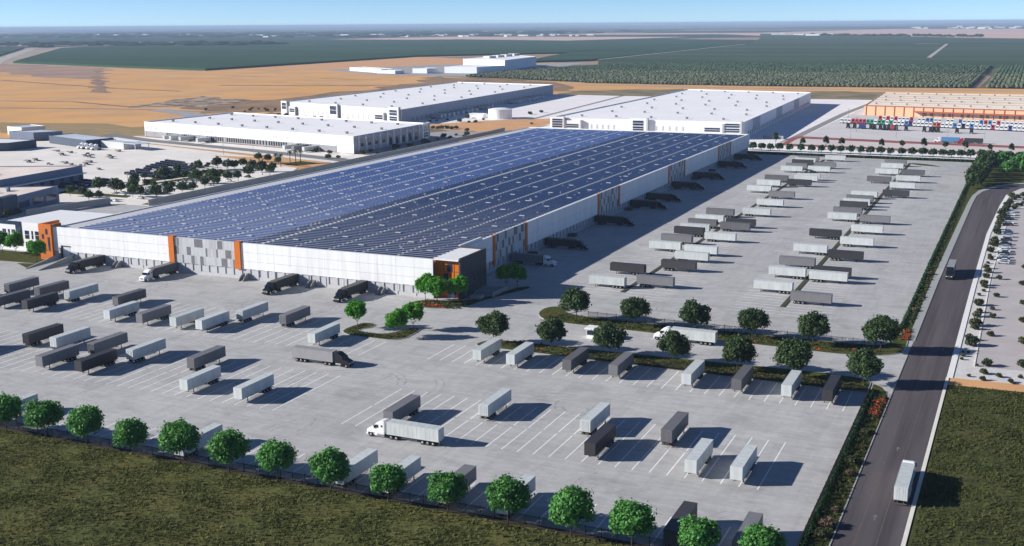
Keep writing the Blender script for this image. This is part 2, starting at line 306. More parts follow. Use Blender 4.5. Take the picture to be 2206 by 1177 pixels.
strip_between('sidewalk', [(-13.9, 303), (-13.4, 420), (-12.5, 525), (-9.6, 610), (-7.6, 648), (-4.2, 662)], [(-12.4, 303), (-11.9, 420), (-10.9, 525), (-8.2, 610), (-5.6, 646), (-3.4, 655)], .004, mat('white_walk', (0.78, 0.76, 0.74), 0.85, scale=0.4, var=0.06), .12)
sheet('meadow', [(-13.7, -150), (150, -150), (150, 304), (-13.7, 297)], -0.03, mat('meadow_ground_east', (0.088, 0.098, 0.032), 0.95, scale=0.35, col2=(0.032, 0.040, 0.015), bump=0.5, bscale=1.5, spec=0.05, big=(0.08, (0.10, 0.09, 0.036), 0.6), detail=9))
sheet('dirt_strip', [(-13.7, 296.8), (150, 304), (150, 309), (-13.7, 303.2)], -0.015, M_dirt)
sheet('gravel_bed', [(-13.2, 303), (150, 309), (150, 640), (8, 686), (-1.5, 678), (-5.6, 658), (-7.6, 648), (-9.6, 610), (-12.5, 525)], -0.02, mat('pale_gravel_bed', (0.62, 0.60, 0.575), 0.95, scale=0.4, var=0.15, bump=0.2))
sheet('car_park', [(-7.8, 316), (90, 322), (90, 610), (-4.0, 600), (-6.5, 500)], -0.008, mat('car_park_surface', (0.47, 0.43, 0.42), 0.9, scale=0.1, var=0.14))
strip_between('kerb', [(-8.0, 316), (-7.9, 432), (-6.7, 500), (-4.2, 600)], [(-7.7, 316), (-7.6, 432), (-6.4, 500), (-3.9, 600)], -.008, M_bright, .11)
# verge and hedge strips on the right of the yard
sheet('verge_lawn', [(-30.2, 179), (-25.9, 179), (-25.9, 279), (-26.6, 284), (-28.2, 288), (-30.4, 290)], 0.010, M_lawn)
sheet('driveway', [(-31.5, 284), (-25.5, 280), (-24.9, 336), (-27, 345), (-31.5, 345)], .003, M_conc)
sheet('verge_lawn', [(-29.6, 344), (-26.5, 340), (-26.6, 420), (-25.6, 525), (-24.6, 610), (-23.8, 640), (-21.4, 662), (-15.4, 681), (-7, 695), (60, 750), (60, 800), (-28.2, 800)], 0.012, M_lawn)
sheet('verge_lawn', [(-184, 794.5), (-28, 794.5), (60, 794.5), (60, 812), (-184, 812)], 0.016, M_lawn)
sheet('verge_lawn', [(-384, 318), (-346, 321), (-341, 327), (-350, 336), (-386, 336)], 0.012, M_lawn)
sheet('verge_lawn', [(-356, 318.5), (-343, 312), (-340.8, 316), (-345, 321.5)], 0.012, M_lawn)

def island(name, pts, z=.16, m=None):
    pts = smooth_poly(pts)
    a = sum(pts[i][0]*pts[(i+1) % len(pts)][1] - pts[(i+1) % len(pts)][0]*pts[i][1] for i in range(len(pts)))
    if a < 0: pts = pts[::-1]
    cx = sum(p[0] for p in pts)/len(pts); cy = sum(p[1] for p in pts)/len(pts)
    mb = MB(); mb.prism(pts, 0.004, .14); struct('kerb', mb, M_walk)
    n = len(pts); inner = []
    for i in range(n):
        a_, b_ = Vector(pts[i-1]), Vector(pts[(i+1) % n]); d = (b_ - a_).normalized(); inner.append((pts[i][0] - d.y*.3, pts[i][1] + d.x*.3))
    mb = MB(); mb.prism(inner, .10, z); return struct(name, mb, m or M_lawn)
ISL_L = [(-140.5, 282.2), (-138.5, 289.6), (-130, 290.8), (-110, 291.2), (-80, 292.6), (-60, 293.8), (-45, 294.5), (-31.2, 293.5), (-30.8, 285.5), (-31.2, 282.0), (-60, 282.0), (-100, 282.0), (-132, 282.0)]
ISL_U = [(-138, 325), (-137.6, 333.5), (-131.5, 334.5), (-129.5, 327.5), (-120, 325.2), (-90, 325.4), (-60, 325.4), (-35, 325.6), (-30.8, 330), (-29.8, 343), (-26.8, 342), (-26.0, 326), (-27.5, 319.5), (-34, 315.4), (-44, 313.2), (-60, 314.2), (-90, 314.4), (-115, 315), (-128, 315.5), (-134, 318)]
ISL_E = [(-182.5, 318.6), (-180, 326.5), (-164, 328.5), (-158.5, 352.5), (-156, 357), (-152.5, 356), (-156, 346), (-160.5, 332), (-161.2, 325), (-163.8, 320.8), (-171, 316), (-177, 316)]
ISL_S = [(-184, 279), (-183.2, 291.8), (-178.6, 293), (-176.2, 289), (-180.4, 283.2), (-168.8, 282.4), (-166.4, 292.4), (-162.2, 293), (-161.3, 288), (-161.6, 278.2), (-172, 277.6)]
island('planting_bed', ISL_L); island('planting_bed', ISL_U); island('planting_bed', ISL_E); island('planting_bed', ISL_S)
M_strip = mat('planted_strip', (0.07, 0.065, 0.028), 0.95, scale=1.2, col2=(0.03, 0.038, 0.014), bump=0.4)
for x in (-121.9, -67.6):
    mb = MB()
    ys = [361.5, 372] if x < -100 else [361, 372]
    mb.box(x - .75, x + .75, 361.5, 776, .004, .15); struct('planting_bed', mb, M_strip)
island('planting_bed', [(-69, 777), (-60, 776), (-50, 768), (-48, 764.5), (-52, 763), (-62, 765), (-68.4, 772)])

# scuffs left by lorries swinging between the bays and the docks
M_tyre = mat('tyre_scuff', (0.285, 0.28, 0.28), .8, scale=.35, col2=(.42, .41, .405), lo=.42, hi=.58, detail=6)
rs = random.Random(21)
def scuff(cx, cy, rad, a0, a1, z):
    if min(cy + rad*math.sin(a0 + (a1 - a0)*i/8) for i in range(9)) < 182: return
    for dr in (-.95, .95):
        pts = [(cx + (rad + dr)*math.cos(a0 + (a1 - a0)*i/14), cy + (rad + dr)*math.sin(a0 + (a1 - a0)*i/14)) for i in range(15)]
        band('tyre_marks', pts, rs.uniform(.3, .55), z, M_tyre)
zz = .0042
for cx, cy, n_ in ((-150, 250, 7), (-150, 212, 4), (-215, 300, 7), (-290, 300, 6), (-250, 250, 4), (-90, 250, 5), (-60, 208, 3), (-95, 350, 5), (-95, 520, 4), (-42, 450, 3), (-148, 345, 5)):
    for _ in range(n_):
        zz += .00001; rad = rs.uniform(12, 26); a0 = rs.uniform(0, 6.28); scuff(cx + rs.uniform(-9, 9), cy + rs.uniform(-5, 5) - (rad*.5 if cy < 300 else 0), rad*.6, a0, a0 + rs.uniform(.8, 1.9), zz)
# painted bays
def bays(x0, x1, segs, pitch=3.7, wd=.24):
    mb = MB(); n = int((x1 - x0) / pitch)
    for i in range(n + 1):
        x = x0 + i * pitch
        for y0, y1 in segs: mb.quad((x - wd/2, y0, .005), (x + wd/2, y0, .005), (x + wd/2, y1, .005), (x - wd/2, y1, .005))
    return struct('bay_lines', mb, M_line)
bays(-330, -187, [(261, 275.2), (276.2, 290.5)]); bays(-183.5, -163.5, [(261, 276)])
bays(-300, -158, [(213, 227.6), (228.6, 243.2)]); bays(-139, -40.5, [(211.5, 225.2), (226.2, 239.8)])
bays(-236, -36, [(179.6, 192.6)]); bays(-145.5, -33, [(265.5, 281.6)]); bays(-113, -32, [(326, 331.4)])
def bays_x(y0, y1, segs, pitch=3.7, wd=.24):
    mb = MB(); n = int((y1 - y0) / pitch)
    for i in range(n + 1):
        y = y0 + i * pitch
        for a, b in segs: mb.quad((a, y - wd/2, .005), (b, y - wd/2, .005), (b, y + wd/2, .005), (a, y + wd/2, .005))
    return struct('bay_lines', mb, M_line)
bays_x(355, 775, [(-138, -122.9), (-120.9, -106)]); bays_x(352, 775, [(-83, -68.6), (-66.6, -51.5)])
# ---------------------------------------------------------------- plants
L_FENCE = leaf_mat('leaf_fence', (0.056, 0.20, 0.044), (0.12, 0.30, 0.062))
L_DARK = leaf_mat('leaf_dark', (0.030, 0.066, 0.022), (0.072, 0.108, 0.036))
L_BRIGHT = leaf_mat('leaf_bright', (0.045, 0.23, 0.016), (0.12, 0.34, 0.025), trans=.35)
L_HEDGE = leaf_mat('leaf_hedge', (0.022, 0.065, 0.026), (0.036, 0.095, 0.030))
L_PARK = leaf_mat('leaf_park', (0.030, 0.050, 0.022), (0.060, 0.078, 0.034))
L_DESERT = leaf_mat('leaf_desert', (0.055, 0.065, 0.026), (0.10, 0.10, 0.045))
L_RED = leaf_mat('petal_red', (0.55, 0.05, 0.03), (0.65, 0.14, 0.06), nscale=3)
L_PALE = leaf_mat('petal_pale', (0.22, 0.12, 0.12), (0.12, 0.13, 0.05), nscale=3)
def leaf_cloud(rng, lumps, n, size, flat=0.35):
    """n leaf-clump quads over a set of lumps (cx, cy, cz, r)"""
    lumps = np.array(lumps); k = rng.choice(len(lumps), n, p=lumps[:, 3]**2 / (lumps[:, 3]**2).sum())
    d = rng.normal(size=(n, 3)); d /= np.linalg.norm(d, axis=1)[:, None]
    rad = lumps[k, 3] * np.where(rng.random(n) < .1, rng.uniform(1.0, 1.32, n), rng.uniform(0.5, 1.02, n))
    c = lumps[k, :3] + d * rad[:, None] * np.array([1, 1, .9])
    nr = d + rng.normal(size=(n, 3)) * 0.55; nr /= np.linalg.norm(nr, axis=1)[:, None]
    u = np.cross(nr, rng.normal(size=(n, 3))); u /= np.linalg.norm(u, axis=1)[:, None]; v = np.cross(nr, u)
    s = size * rng.uniform(.6, 1.35, n)[:, None]; a = u * s; b = v * s * rng.uniform(.5, .9, n)[:, None]
    V = np.stack([c - a, c - b*.9, c + a, c + b], 1).reshape(-1, 3)
    F = np.arange(4 * n).reshape(n, 4)
    return V, F
def crown_lumps(rng, r, rz, zc, k, lr=(.34, .5), low=-.55):
    out = [(0, 0, zc, min(r, rz) * .62)]
    i = 0
    while len(out) < k:
        i += 1; t = (i * 0.618034) % 1; z = low + (1 - low) * ((i + .5) / k) ; z = min(1, z); a = 2.39996 * i + rng.uniform(-.4, .4)
        q = math.sqrt(max(0, 1 - z * z)); f = rng.uniform(.5, .82)
        out.append((r * q * f * math.cos(a), r * q * f * math.sin(a), zc + rz * z * f, min(r, rz) * rng.uniform(*lr)))
    return out
def trunk_mb(h, r, limbs, rng, spread, top):
    mb = MB(); p = Vector((0, 0, -.05)); pts = [p]
    for i in range(3): p = p + Vector((rng.uniform(-.1, .1), rng.uniform(-.1, .1), h / 3)); pts.append(p)
    for i in range(3): mb.cyl(pts[i], pts[i+1], r * (1 - i*.18), r * (1 - (i+1)*.18), 7, caps=False)
    for i in range(limbs):
        a = 2*math.pi*i/limbs + rng.uniform(-.4, .4); e = pts[-1] + Vector((math.cos(a)*spread, math.sin(a)*spread, top * rng.uniform(.6, 1)))
        m = pts[-1].lerp(e, .5) + Vector((0, 0, -.15)); mb.cyl(pts[-1] - Vector((0, 0, .1)), m, r*.45, r*.3, 5, caps=False); mb.cyl(m, e, r*.3, r*.1, 5, caps=False)
    return mb
def make_tree(name, label, cat, seed, r, rz, zc, n, leaf, lm, th, tr, k=26, limbs=6, low=-.55, lr=(.34, .5), group=None):
    rng = np.random.default_rng(seed); t = thing(name, label, cat, group=group)
    V, F = leaf_cloud(rng, crown_lumps(rng, r, rz, zc, k, lr, low), n, leaf)
    np_mesh('crown', V, F, lm, t)
    trunk_mb(th, tr, limbs, random.Random(seed), r*.55, rz*.8).build('trunk', M_bark, t)
    return t
def make_bush(name, label, cat, seed, r, h, n, leaf, lm, k=9, group=None):
    rng = np.random.default_rng(seed); t = thing(name, label, cat, group=group)
    lumps = [(0, 0, h*.45, h*.5)] + [(r*.6*math.cos(2.4*i), r*.6*math.sin(2.4*i), h*rng.uniform(.3, .62), min(r, h)*rng.uniform(.32, .48)) for i in range(k)]
    V, F = leaf_cloud(rng, lumps, n, leaf); V[:, 2] = np.maximum(V[:, 2], 0.02)
    np_mesh('foliage', V, F, lm, t)
    mb = MB()
    for i in range(4): mb.cyl((0, 0, -.02), (r*.4*math.cos(1.6*i), r*.4*math.sin(1.6*i), h*.5), .05, .02, 5)
    mb.build('stem', M_bark, t)
    return t

# ---------------------------------------------------------------- trailers and trucks
M_tw = mat('trailer_white', (0.56, 0.59, 0.58), 0.45, scale=.9, var=.16, stretch=(1, 1, .25), obj=.06); M_tg = mat('trailer_grey', (0.155, 0.152, 0.16), 0.5, scale=.5, var=.1, obj=.28)
M_td = mat('trailer_charcoal', (0.048, 0.046, 0.05), 0.5, scale=.5, var=.1, obj=.2); M_tm = mat('trailer_mid_grey', (0.30, 0.295, 0.30), 0.5, scale=.5, var=.1)
M_cabw = mat('cab_white', (0.80, 0.80, 0.80), 0.25, scale=.5, var=.03, spec=.5); M_cabk = mat('cab_black', (0.012, 0.013, 0.017), 0.25, scale=.5, var=.1, spec=.5)
M_win = mat('dark_glass', (0.008, 0.010, 0.014), 0.06, scale=1, var=.1, spec=.8)
M_rim = mat('wheel_rim', (0.45, 0.46, 0.47), 0.3, metal=.7, scale=3, var=.1); M_lamp = mat('lamp_lens', (0.8, 0.8, 0.75), 0.1, scale=2, var=.05, spec=.8)
M_red = mat('tail_lens', (0.4, 0.02, 0.02), 0.2, scale=2, var=.1)
L_T = 13.1; W_T = 1.27
def body_mb(front=L_T):
    mb = MB(); mb.box(-W_T + .02, W_T - .02, .03, front - .02, 1.18, 3.97)
    for s in (-1, 1):                                        # rails, posts: a real box van is framed
        x0, x1 = (W_T - .03, W_T) if s > 0 else (-W_T, -W_T + .03)
        mb.box(x0, x1, .0, front, 1.12, 1.36); mb.box(x0, x1, .0, front, 3.84, 3.99)
        for i in range(13): y = .06 + i * (front - .16) / 12; mb.box(x0, x1 - (.012 if s > 0 else 0), y, y + .07, 1.36, 3.84)
    mb.box(-W_T + .03, W_T - .03, front - .03, front, 1.2, 3.98); mb.box(-W_T + .03, W_T - .03, -.005, .035, 3.72, 3.98)
    for i in range(1, 9): y = i * front / 9; mb.box(-W_T + .05, W_T - .05, y - .02, y + .02, 3.965, 3.982)
    return mb
def wheel_mb(r=.5, wd=.56):
    mb = MB(); mb.cyl((-wd/2, 0, 0), (wd/2, 0, 0), r, r, 16, 0)
    for s in (-1, 1): mb.cyl((s*(wd/2 - .02), 0, 0), (s*(wd/2 + .012), 0, 0), r*.58, r*.5, 12, 1); mb.cyl((s*(wd/2 + .01), 0, 0), (s*(wd/2 + .05), 0, 0), r*.2, r*.16, 8, 1)
    return mb
def add_wheels(t, ys, x, r=.5, wd=.56, proto=[]):
    for y in ys:
        for s in (-1, 1):
            if (r, wd) not in [p[0] for p in proto]: o = wheel_mb(r, wd).build('wheel', [M_black, M_rim], t); proto.append(((r, wd), o))
            else: o = [p[1] for p in proto if p[0] == (r, wd)][0].copy(); COL.objects.link(o); o.parent = t
            o.location = (s * x, y, r)
def trailer_parts(t, m, dm, legs=True):
    body_mb().build('body', m, t)
    mb = MB()                                                # two rear door leaves with lock rods
    for s in (-1, 1):
        mb.box(min(.01*s, 1.2*s), max(.01*s, 1.2*s), -.035, .025, 1.26, 3.70)
        for q in (.35, .75): mb.cyl((s*q, -.05, 1.25), (s*q, -.05, 3.7), .022, n=5)
    mb.build('rear_door', dm, t)
    mb = MB()
    for s in (-.5, .5): mb.box(s - .07, s + .07, .3, 12.2, .92, 1.13)
    for y in (1.2, 2.5, 3.8, 5.2, 7.0, 8.8, 10.4, 12.0): mb.box(-1.1, 1.1, y - .05, y + .05, .98, 1.11)
    for y in (1.5, 2.8, 4.1): mb.box(-1.05, 1.05, y - .09, y + .09, .41, .59); mb.box(-.62, -.42, y - .3, y + .3, .55, .93); mb.box(.42, .62, y - .3, y + .3, .55, .93)
    mb.box(-.45, .45, 12.0, 12.6, 1.0, 1.12); mb.build('chassis', M_chas, t)
    mb = MB(); mb.box(-1.15, 1.15, .02, .14, .5, .62); mb.box(-.6, -.5, .05, .3, .6, 1.0); mb.box(.5, .6, .05, .3, .6, 1.0); mb.build('bumper', M_steel, t)
    mb = MB()
    for s in (-1, 1): mb.box(s*1.05 - .14, s*1.05 + .14, -.03, .02, 1.14, 1.24)
    mb.build('tail_light', M_red, t)
    mb = MB()
    for s in (-1, 1): mb.box(min(1.0*s, 1.04*s), max(1.0*s, 1.04*s), 5.4, 9.6, .62, .70); mb.box(min(1.0*s, 1.04*s), max(1.0*s, 1.04*s), 5.4, 9.6, .88, .96)
    mb.build('side_guard', M_steel, t)
    if legs:
        for s in (-1, 1): mb = MB(); mb.box(s*.95 - .07, s*.95 + .07, 10.5, 10.66, .08, 1.12); mb.box(s*.95 - .15, s*.95 + .15, 10.42, 10.74, 0, .09); mb.build('landing_leg', M_chas, t)
    add_wheels(t, (1.5, 2.8, 4.1), .92)
def make_trailer(m, dm):
    t = thing('box_trailer', 'trailer', 'trailer'); trailer_parts(t, m, dm); return t
def make_truck(m, dm, cabm, label, group=None):
    t = thing('semi_truck', label, 'truck', group=group); trailer_parts(t, m, dm, False)
    y = 13.65
    mb = MB(); mb.side([(y, .95), (y+4.55, .95), (y+4.55, 1.5), (y+4.35, 1.78), (y+3.05, 2.22), (y+2.42, 3.05), (y+2.2, 3.28), (y+1.2, 3.85), (y+.55, 3.96), (y, 3.92)], -1.16, 1.16)
    mb.build('cab', cabm, t, bevel=.13)
    mb = MB(); mb.side([(y+3.1, 2.24), (y+2.5, 3.02), (y+2.53, 3.06), (y+3.15, 2.28)], -1.0, 1.0); mb.build('windscreen', M_win, t)
    for s in (-1, 1):
        mb = MB(); x = s * 1.165; mb.add([(x, y+1.5, 2.25), (x, y+2.72, 2.25), (x, y+2.3, 2.98), (x, y+1.5, 2.98)], [(0, 1, 2, 3) if s > 0 else (3, 2, 1, 0)]); mb.build('side_window', M_win, t)
        mb = MB(); mb.add([(x, y+.45, 2.5), (x, y+.9, 2.5), (x, y+.9, 3.0), (x, y+.45, 3.0)], [(0, 1, 2, 3) if s > 0 else (3, 2, 1, 0)]); mb.build('sleeper_window', M_win, t)
        mb = MB(); mb.box(s*1.3 - .09, s*1.3 + .09, y+2.5, y+2.62, 2.15, 2.95); mb.cyl((s*1.1, y+2.5, 2.8), (s*1.3, y+2.56, 2.8), .03, n=5); mb.build('mirror', M_chas, t)
        mb = MB(); mb.box(s*.85 - .2, s*.85 + .2, y+4.5, y+4.6, 1.12, 1.38); mb.build('headlight', M_lamp, t, bevel=.03)
        mb = MB(); mb.cyl((s*.93, y+.3, .72), (s*.93, y+1.9, .72), .33, n=12); mb.build('fuel_tank', M_steel, t)
        mb = MB(); mb.box(s*1.1 - .06, s*1.1 + .06, y+.1, y+2.6, .42, .98); mb.build('side_skirt', cabm, t, bevel=.03)
    mb = MB(); mb.box(-.55, .55, y+4.53, y+4.6, .98, 1.5)
    for i in range(5): mb.box(-.57, .57, y+4.58, y+4.63, 1.02 + i*.1, 1.06 + i*.1)
    mb.build('grille', M_steel, t)
    mb = MB(); mb.side([(y+4.2, .38), (y+4.68, .45), (y+4.7, .92), (y+4.2, .98)], -1.18, 1.18); mb.build('front_bumper', cabm, t, bevel=.08)
    mb = MB(); mb.box(-.42, -.28, 10.0, y+4.3, .62, .9); mb.box(.28, .42, 10.0, y+4.3, .62, .9); mb.box(-.5, .5, 10.6, 11.8, .9, 1.1); mb.build('frame', M_chas, t)
    add_wheels(t, (10.7, 12.0), .92); add_wheels(t, (y + 3.55,), 1.0, .5, .32)
    return t
def make_car(name, m, label, group, parts=True):
    t = thing(name, label, 'car', group=group)
    mb = MB(); mb.side([(-2.2, .3), (2.2, .3), (2.25, .75), (1.2, .92), (-2.1, .95), (-2.25, .7)], -.9, .9); mb.side([(1.15, .9), (.45, 1.42), (-1.2, 1.45), (-1.95, .93)], -.78, .78); mb.build('body', m, t, bevel=.07)
    mb = MB(); mb.side([(1.0, .95), (.42, 1.36), (-1.15, 1.38), (-1.75, .97)], -.8, .8); mb.side([(1.2, .91), (.5, 1.43), (.42, 1.4), (1.08, .9)], -.66, .66); mb.build('windows', M_win, t)
    add_wheels(t, (-1.35, 1.35), .8, .32, .22)
    return t
# ---------------------------------------------------------------- the main warehouse
X0, X1, Y0, Y1, HT = -347.0, -177.5, 329.0, 800.0, 13.3
wh = thing('warehouse', 'huge white warehouse with a roof full of solar panels and orange fins', 'warehouse', (0, 0, 0))
mb = MB(); mb.box(X0 + .6, X1 - .6, Y0 + .6, Y1 - .6, 0, 12.5); mb.build('core_wall', M_lgrey, wh)
M_panelw = mat('wall_panel_white', (0.83, 0.83, 0.82), 0.55, scale=.7, var=.13, stretch=(1, 1, .07)); M_panelg = mat('wall_panel_grey', (0.81, 0.81, 0.795), 0.6, scale=.7, var=.13, stretch=(1, 1, .07))
def panel_wall(name, x0, x1, z0, z1, pw, zs, m, y=Y0, axis='x', depth=.55, gap=.07, parent=None):
    """cast wall panels with open joints"""
    mb = MB(); n = max(1, round((x1 - x0) / pw)); pw = (x1 - x0) / n; zz = [z0] + list(zs) + [z1]
    for i in range(n):
        for k in range(len(zz) - 1):
            a, b, c, d = x0 + i*pw + gap/2, x0 + (i+1)*pw - gap/2, zz[k] + gap/2, zz[k+1] - (gap/2 if k < len(zz) - 2 else 0)
            if axis == 'x': mb.box(a, b, y, y + depth, c, d)
            else: mb.box(y - depth, y, a, b, c, d)
    return mb.build(name, m, parent or wh)
# south front: white panels over a grey dock wall
panel_wall('wall', X0 + .0, -288.9, 3.8, HT, 7.2, (6.7, 10.0), M_panelw); panel_wall('wall', -256.1, X1, 3.8, HT, 7.2, (6.7, 10.0), M_panelw)
# east side
segs = [(352, 376), (408, 489.4), (520.4, 602), (635.4, 711.8), (744.8, Y1)]
for a, b in segs: panel_wall('wall', a, b, 3.9, HT, 9.3, (8.5,), M_panelg, X1, 'y')
# parapet: east, north, west
mb = MB(); mb.box(X1 - 1.0, X1 - .56, 352, Y1, 12.4, 13.25); mb.box(X0, X1 - 1.0, Y1 - .5, Y1, 3, 13.1); mb.box(X0, X0 + .5, Y0 + .6, Y1 - .5, 0, 13.0); mb.build('parapet', M_panelg, wh)
mb = MB(); mb.box(X0 + .5, X1 - 1.0, Y0 + .56, Y1 - .5, 12.5, 12.62)
roof = mb.build('roof', mat('membrane_roof', (0.56, 0.56, 0.57), 0.75, scale=0.1, var=0.1), wh)
# dock wall: pilasters with recessed doors
M_door = mat('dock_door_grey', (0.52, 0.52, 0.53), .5, scale=.6, var=.08); M_seal = mat('dock_seal', (0.02, .02, .023), .8, scale=1, var=.2)
dock = MB(); doorm = MB(); doorm.box(-1.28, 1.28, 0, .08, 1.25, 3.72)
for i in range(4): doorm.box(-1.26, 1.26, -.012, 0, 1.3 + i*.6, 1.82 + i*.6)
doors = []
x = -333.0
while x < -181.5:
    doors.append(('S', x)); x += 3.72
ed = []
y = 357.0
while y < 796: ed.append(y); y += 3.9
dock.box(X0, X1, Y0 + .05, Y0 + .58, 0, 1.22); dock.box(X0, -334.9, Y0 + .05, Y0 + .58, 1.22, 3.8)
for _, x in doors: dock.box(x + 1.32, x + 2.4, Y0 + .05, Y0 + .58, 1.22, 3.8)
dock.box(doors[-1][1] + 2.4, X1, Y0 + .05, Y0 + .58, 1.22, 3.8)
dock.build('dock_wall', M_lgrey, wh)
dock = MB(); dock.box(X1 - .58, X1 - .05, 350, Y1, 0, 1.22)
dock.box(X1 - .58, X1 - .05, 350, ed[0] - 1.32, 1.22, 3.9)
for y in ed: dock.box(X1 - .58, X1 - .05, y + 1.32, y + 2.58, 1.22, 3.9)
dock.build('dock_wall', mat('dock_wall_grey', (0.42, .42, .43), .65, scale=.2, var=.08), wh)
pd = None; extra = MB()
for i, (_, x) in enumerate(doors):
    if pd is None: pd = doorm.build('dock_door', M_door, wh); o = pd
    else: o = pd.copy(); COL.objects.link(o)
    o.location = (x, Y0 + .30, 0)
for i, y in enumerate(ed):
    if i < 56: o = pd.copy(); COL.objects.link(o); o.location = (X1 - .5, y, 0); o.rotation_euler = (0, 0, R(90))
    else: extra.box(X1 - .58, X1 - .5, y - 1.28, y + 1.28, 1.25, 3.72)
tag(extra.build('dock_door', M_door, wh), kind='stuff')
# orange fins
for x0, x1 in ((-288.9, -286.4), (-258.7, -256.1)):
    mb = MB(); mb.box(x0, x1, Y0 - .5, Y0 + 1.6, 3.6, 13.75); mb.build('orange_fin', M_orange, wh, bevel=.04)
# patterned cladding between the fins: pale boards with dark ones scattered in rows
def pattern(x0, x1, z0, z1, rows, axis, pos, dark, seed):
    rg = random.Random(seed); mb = MB(); zh = (z1 - z0) / rows; L = x1 - x0
    put = (lambda a, b, d0, d1, c, d, k: mb.box(a, b, pos - d1, pos - d0, c, d, k)) if axis == 'x' else (lambda a, b, d0, d1, c, d, k: mb.box(pos + d0, pos + d1, a, b, c, d, k))
    put(x0, x1, -.5, .02, z0, z1, 0)
    for r in range(rows):
        u = 0.0; c, d = z1 - (r+1)*zh + .05, z1 - r*zh - .05; dk = dark[r % len(dark)]
        while u < L - .05:
            step = min(rg.choice((.75, 1.1, 1.5, 1.9)), L - u); mid = (u + step/2) / L
            isd = any(a <= mid <= b for a, b in dk)
            put(x0 + u + .03, x0 + u + step - .03, -.02, .045, c, d, 1 if isd else (0 if rg.random() < .72 else 2)); u += step
    return mb.build('cladding_panel', [mat('clad_pale', (0.50, 0.51, 0.515), .6, scale=.3, var=.05), mat('clad_dark', (0.17, 0.165, 0.172), .6, scale=.3, var=.08), mat('clad_soft', (0.44, 0.43, .435), .6, scale=.3, var=.05)], wh)
pattern(-286.4, -258.7, 3.8, 13.35, 3, 'x', Y0, [[(.05, .10), (.34, .45), (.73, .80), (.92, .97)], [(0, .06), (.20, .25), (.30, .34), (.50, .57), (.67, .73), (.86, .94)], [(.12, .15), (.27, .32), (.40, .47), (.64, .67), (.80, .86), (.96, 1)]], 3)
for k, (a, b) in enumerate(((376, 408), (489.4, 520.4), (602, 635.4), (711.8, 744.8))):
    for q0, q1 in ((a, a + 1.9), (b - 1.9, b)):
        mb = MB(); mb.box(X1 - .9, X1 + .3, q0, q1, 3.6 if k else 2.2, 13.34); mb.build('orange_fin', M_orange, wh, bevel=.04)
    pattern(a + 1.9, b - 1.9, 3.9, 13.4, 3, 'y', X1, [[(.08, .14), (.30, .37), (.62, .72), (.86, .92)], [(.02, .07), (.22, .28), (.44, .50), (.58, .63), (.78, .84)], [(.12, .18), (.34, .42), (.52, .58), (.70, .76), (.92, .98)]], 10 + k)
# west office wing
mb = MB(); mb.box(-386, X0 - 4.2, 338.2, 372, 0, 11.2); mb.box(-386, X0 - 4.2, 338.2, 338.6, 11.2, 12.0); mb.box(X0 - 4.2, X0, 336, 372, 0, 12.2); ow = mb.build('office_wing', M_white, wh)
mb = MB(); mb.box(-386.2, -373.6, 338.05, 338.3, 10.7, 12.15); mb.box(-376.6, -373.6, 337.95, 338.25, 2, 12.15)
for i in range(4): mb.box(-376.6, -373.6, 337.9, 337.97, 3.5 + i*2.2, 3.6 + i*2.2)
mb.build('glazing_strip', M_glass, ow)
for x0, wd in ((-384.3, 1.9), (-381.2, .9), (-379.2, 1.9), (-371.8, 2.2), (-368.2, .8), (-366.2, 2.2), (-362.4, 1.6), (-356.4, 2.0)):
    mb = MB(); mb.box(x0, x0 + wd, 338.1, 338.3, 5.2, 8.6, 0); mb.box(x0, x0 + wd, 338.05, 338.12, 6.85, 6.97, 1); mb.box(x0, x0 + wd, 338.1, 338.3, 1.2, 3.9, 0); mb.build('window', [M_glass, M_white], ow)
# orange portal at the west corner
mb = MB(); mb.box(-353.2, -346.6, 328.0, 329.2, 0, 14.2); mb.box(-353.2, -352.2, 329.2, 338.2, 0, 14.2); mb.box(-347.6, -346.6, 329.6, 333.5, 12.6, 14.2)
pt = mb.build('orange_portal', M_orange, wh)
for x0, z0, wd, hh in ((-349.6, 10.2, 1.1, 2.2), (-351.6, 8.3, 1.0, 1.9), (-348.7, 3.6, 1.0, 5.6), (-351.5, 2.3, 1.1, 4.6)):
    mb = MB(); mb.box(x0, x0 + wd, 327.93, 328.05, z0, z0 + hh); mb.build('window', M_glass, pt)
# east entrance block: charcoal side wall, orange recess, pale flat roof
en = MB(); en.box(-168.6, -168.0, 330.5, 350.5, 0, 14.0); en.box(X1 - 1.2, -168.6, 350.0, 350.5, 0, 14.0); en = en.build('entrance_wall', M_dgrey, wh)
mb = MB(); mb.box(X1 - .3, -168.6, 330.2, 350.0, 13.0, 13.5); mb.build('entrance_roof', M_panelg, wh)
mb = MB(); mb.box(X1 + .05, X1 + .5, 330.4, 332.6, 0, 13.0); mb.box(X1 + .5, -168.6, 331.7, 332.3, 0, 13.0); og = mb.build('entrance_recess', M_orange, wh)
for x0, z0, wd, hh in ((-173.4, 9.0, 1.6, 2.6), (-174.9, 5.0, 1.6, 3.4), (-173.6, .1, 3.0, 2.7)):
    mb = MB(); mb.box(x0, x0 + wd, 331.55, 331.75, z0, z0 + hh); mb.build('window', M_glass, og)
mb = MB()
for z in (4.2, 9.0): mb.box(X1 + .5, -168.6, 331.62, 331.72, z, z + .08)
for x in (-174.9, -171.0): mb.box(x, x + .08, 331.62, 331.72, 0, 13)
mb.build('panel_joint', mat('joint_dark', (.18, .05, .01), .8, scale=1, var=.1), og)
mb = MB()
for i in range(5): mb.box(-167.98, -167.4, 333.5, 341.5, 4.0 + i*.75, 4.1 + i*.75)
mb.box(-167.98, -167.4, 333.4, 333.55, .0, 7.2); mb.box(-167.98, -167.4, 341.4, 341.55, 3.9, 7.2); mb.build('screen', M_mgrey, en)
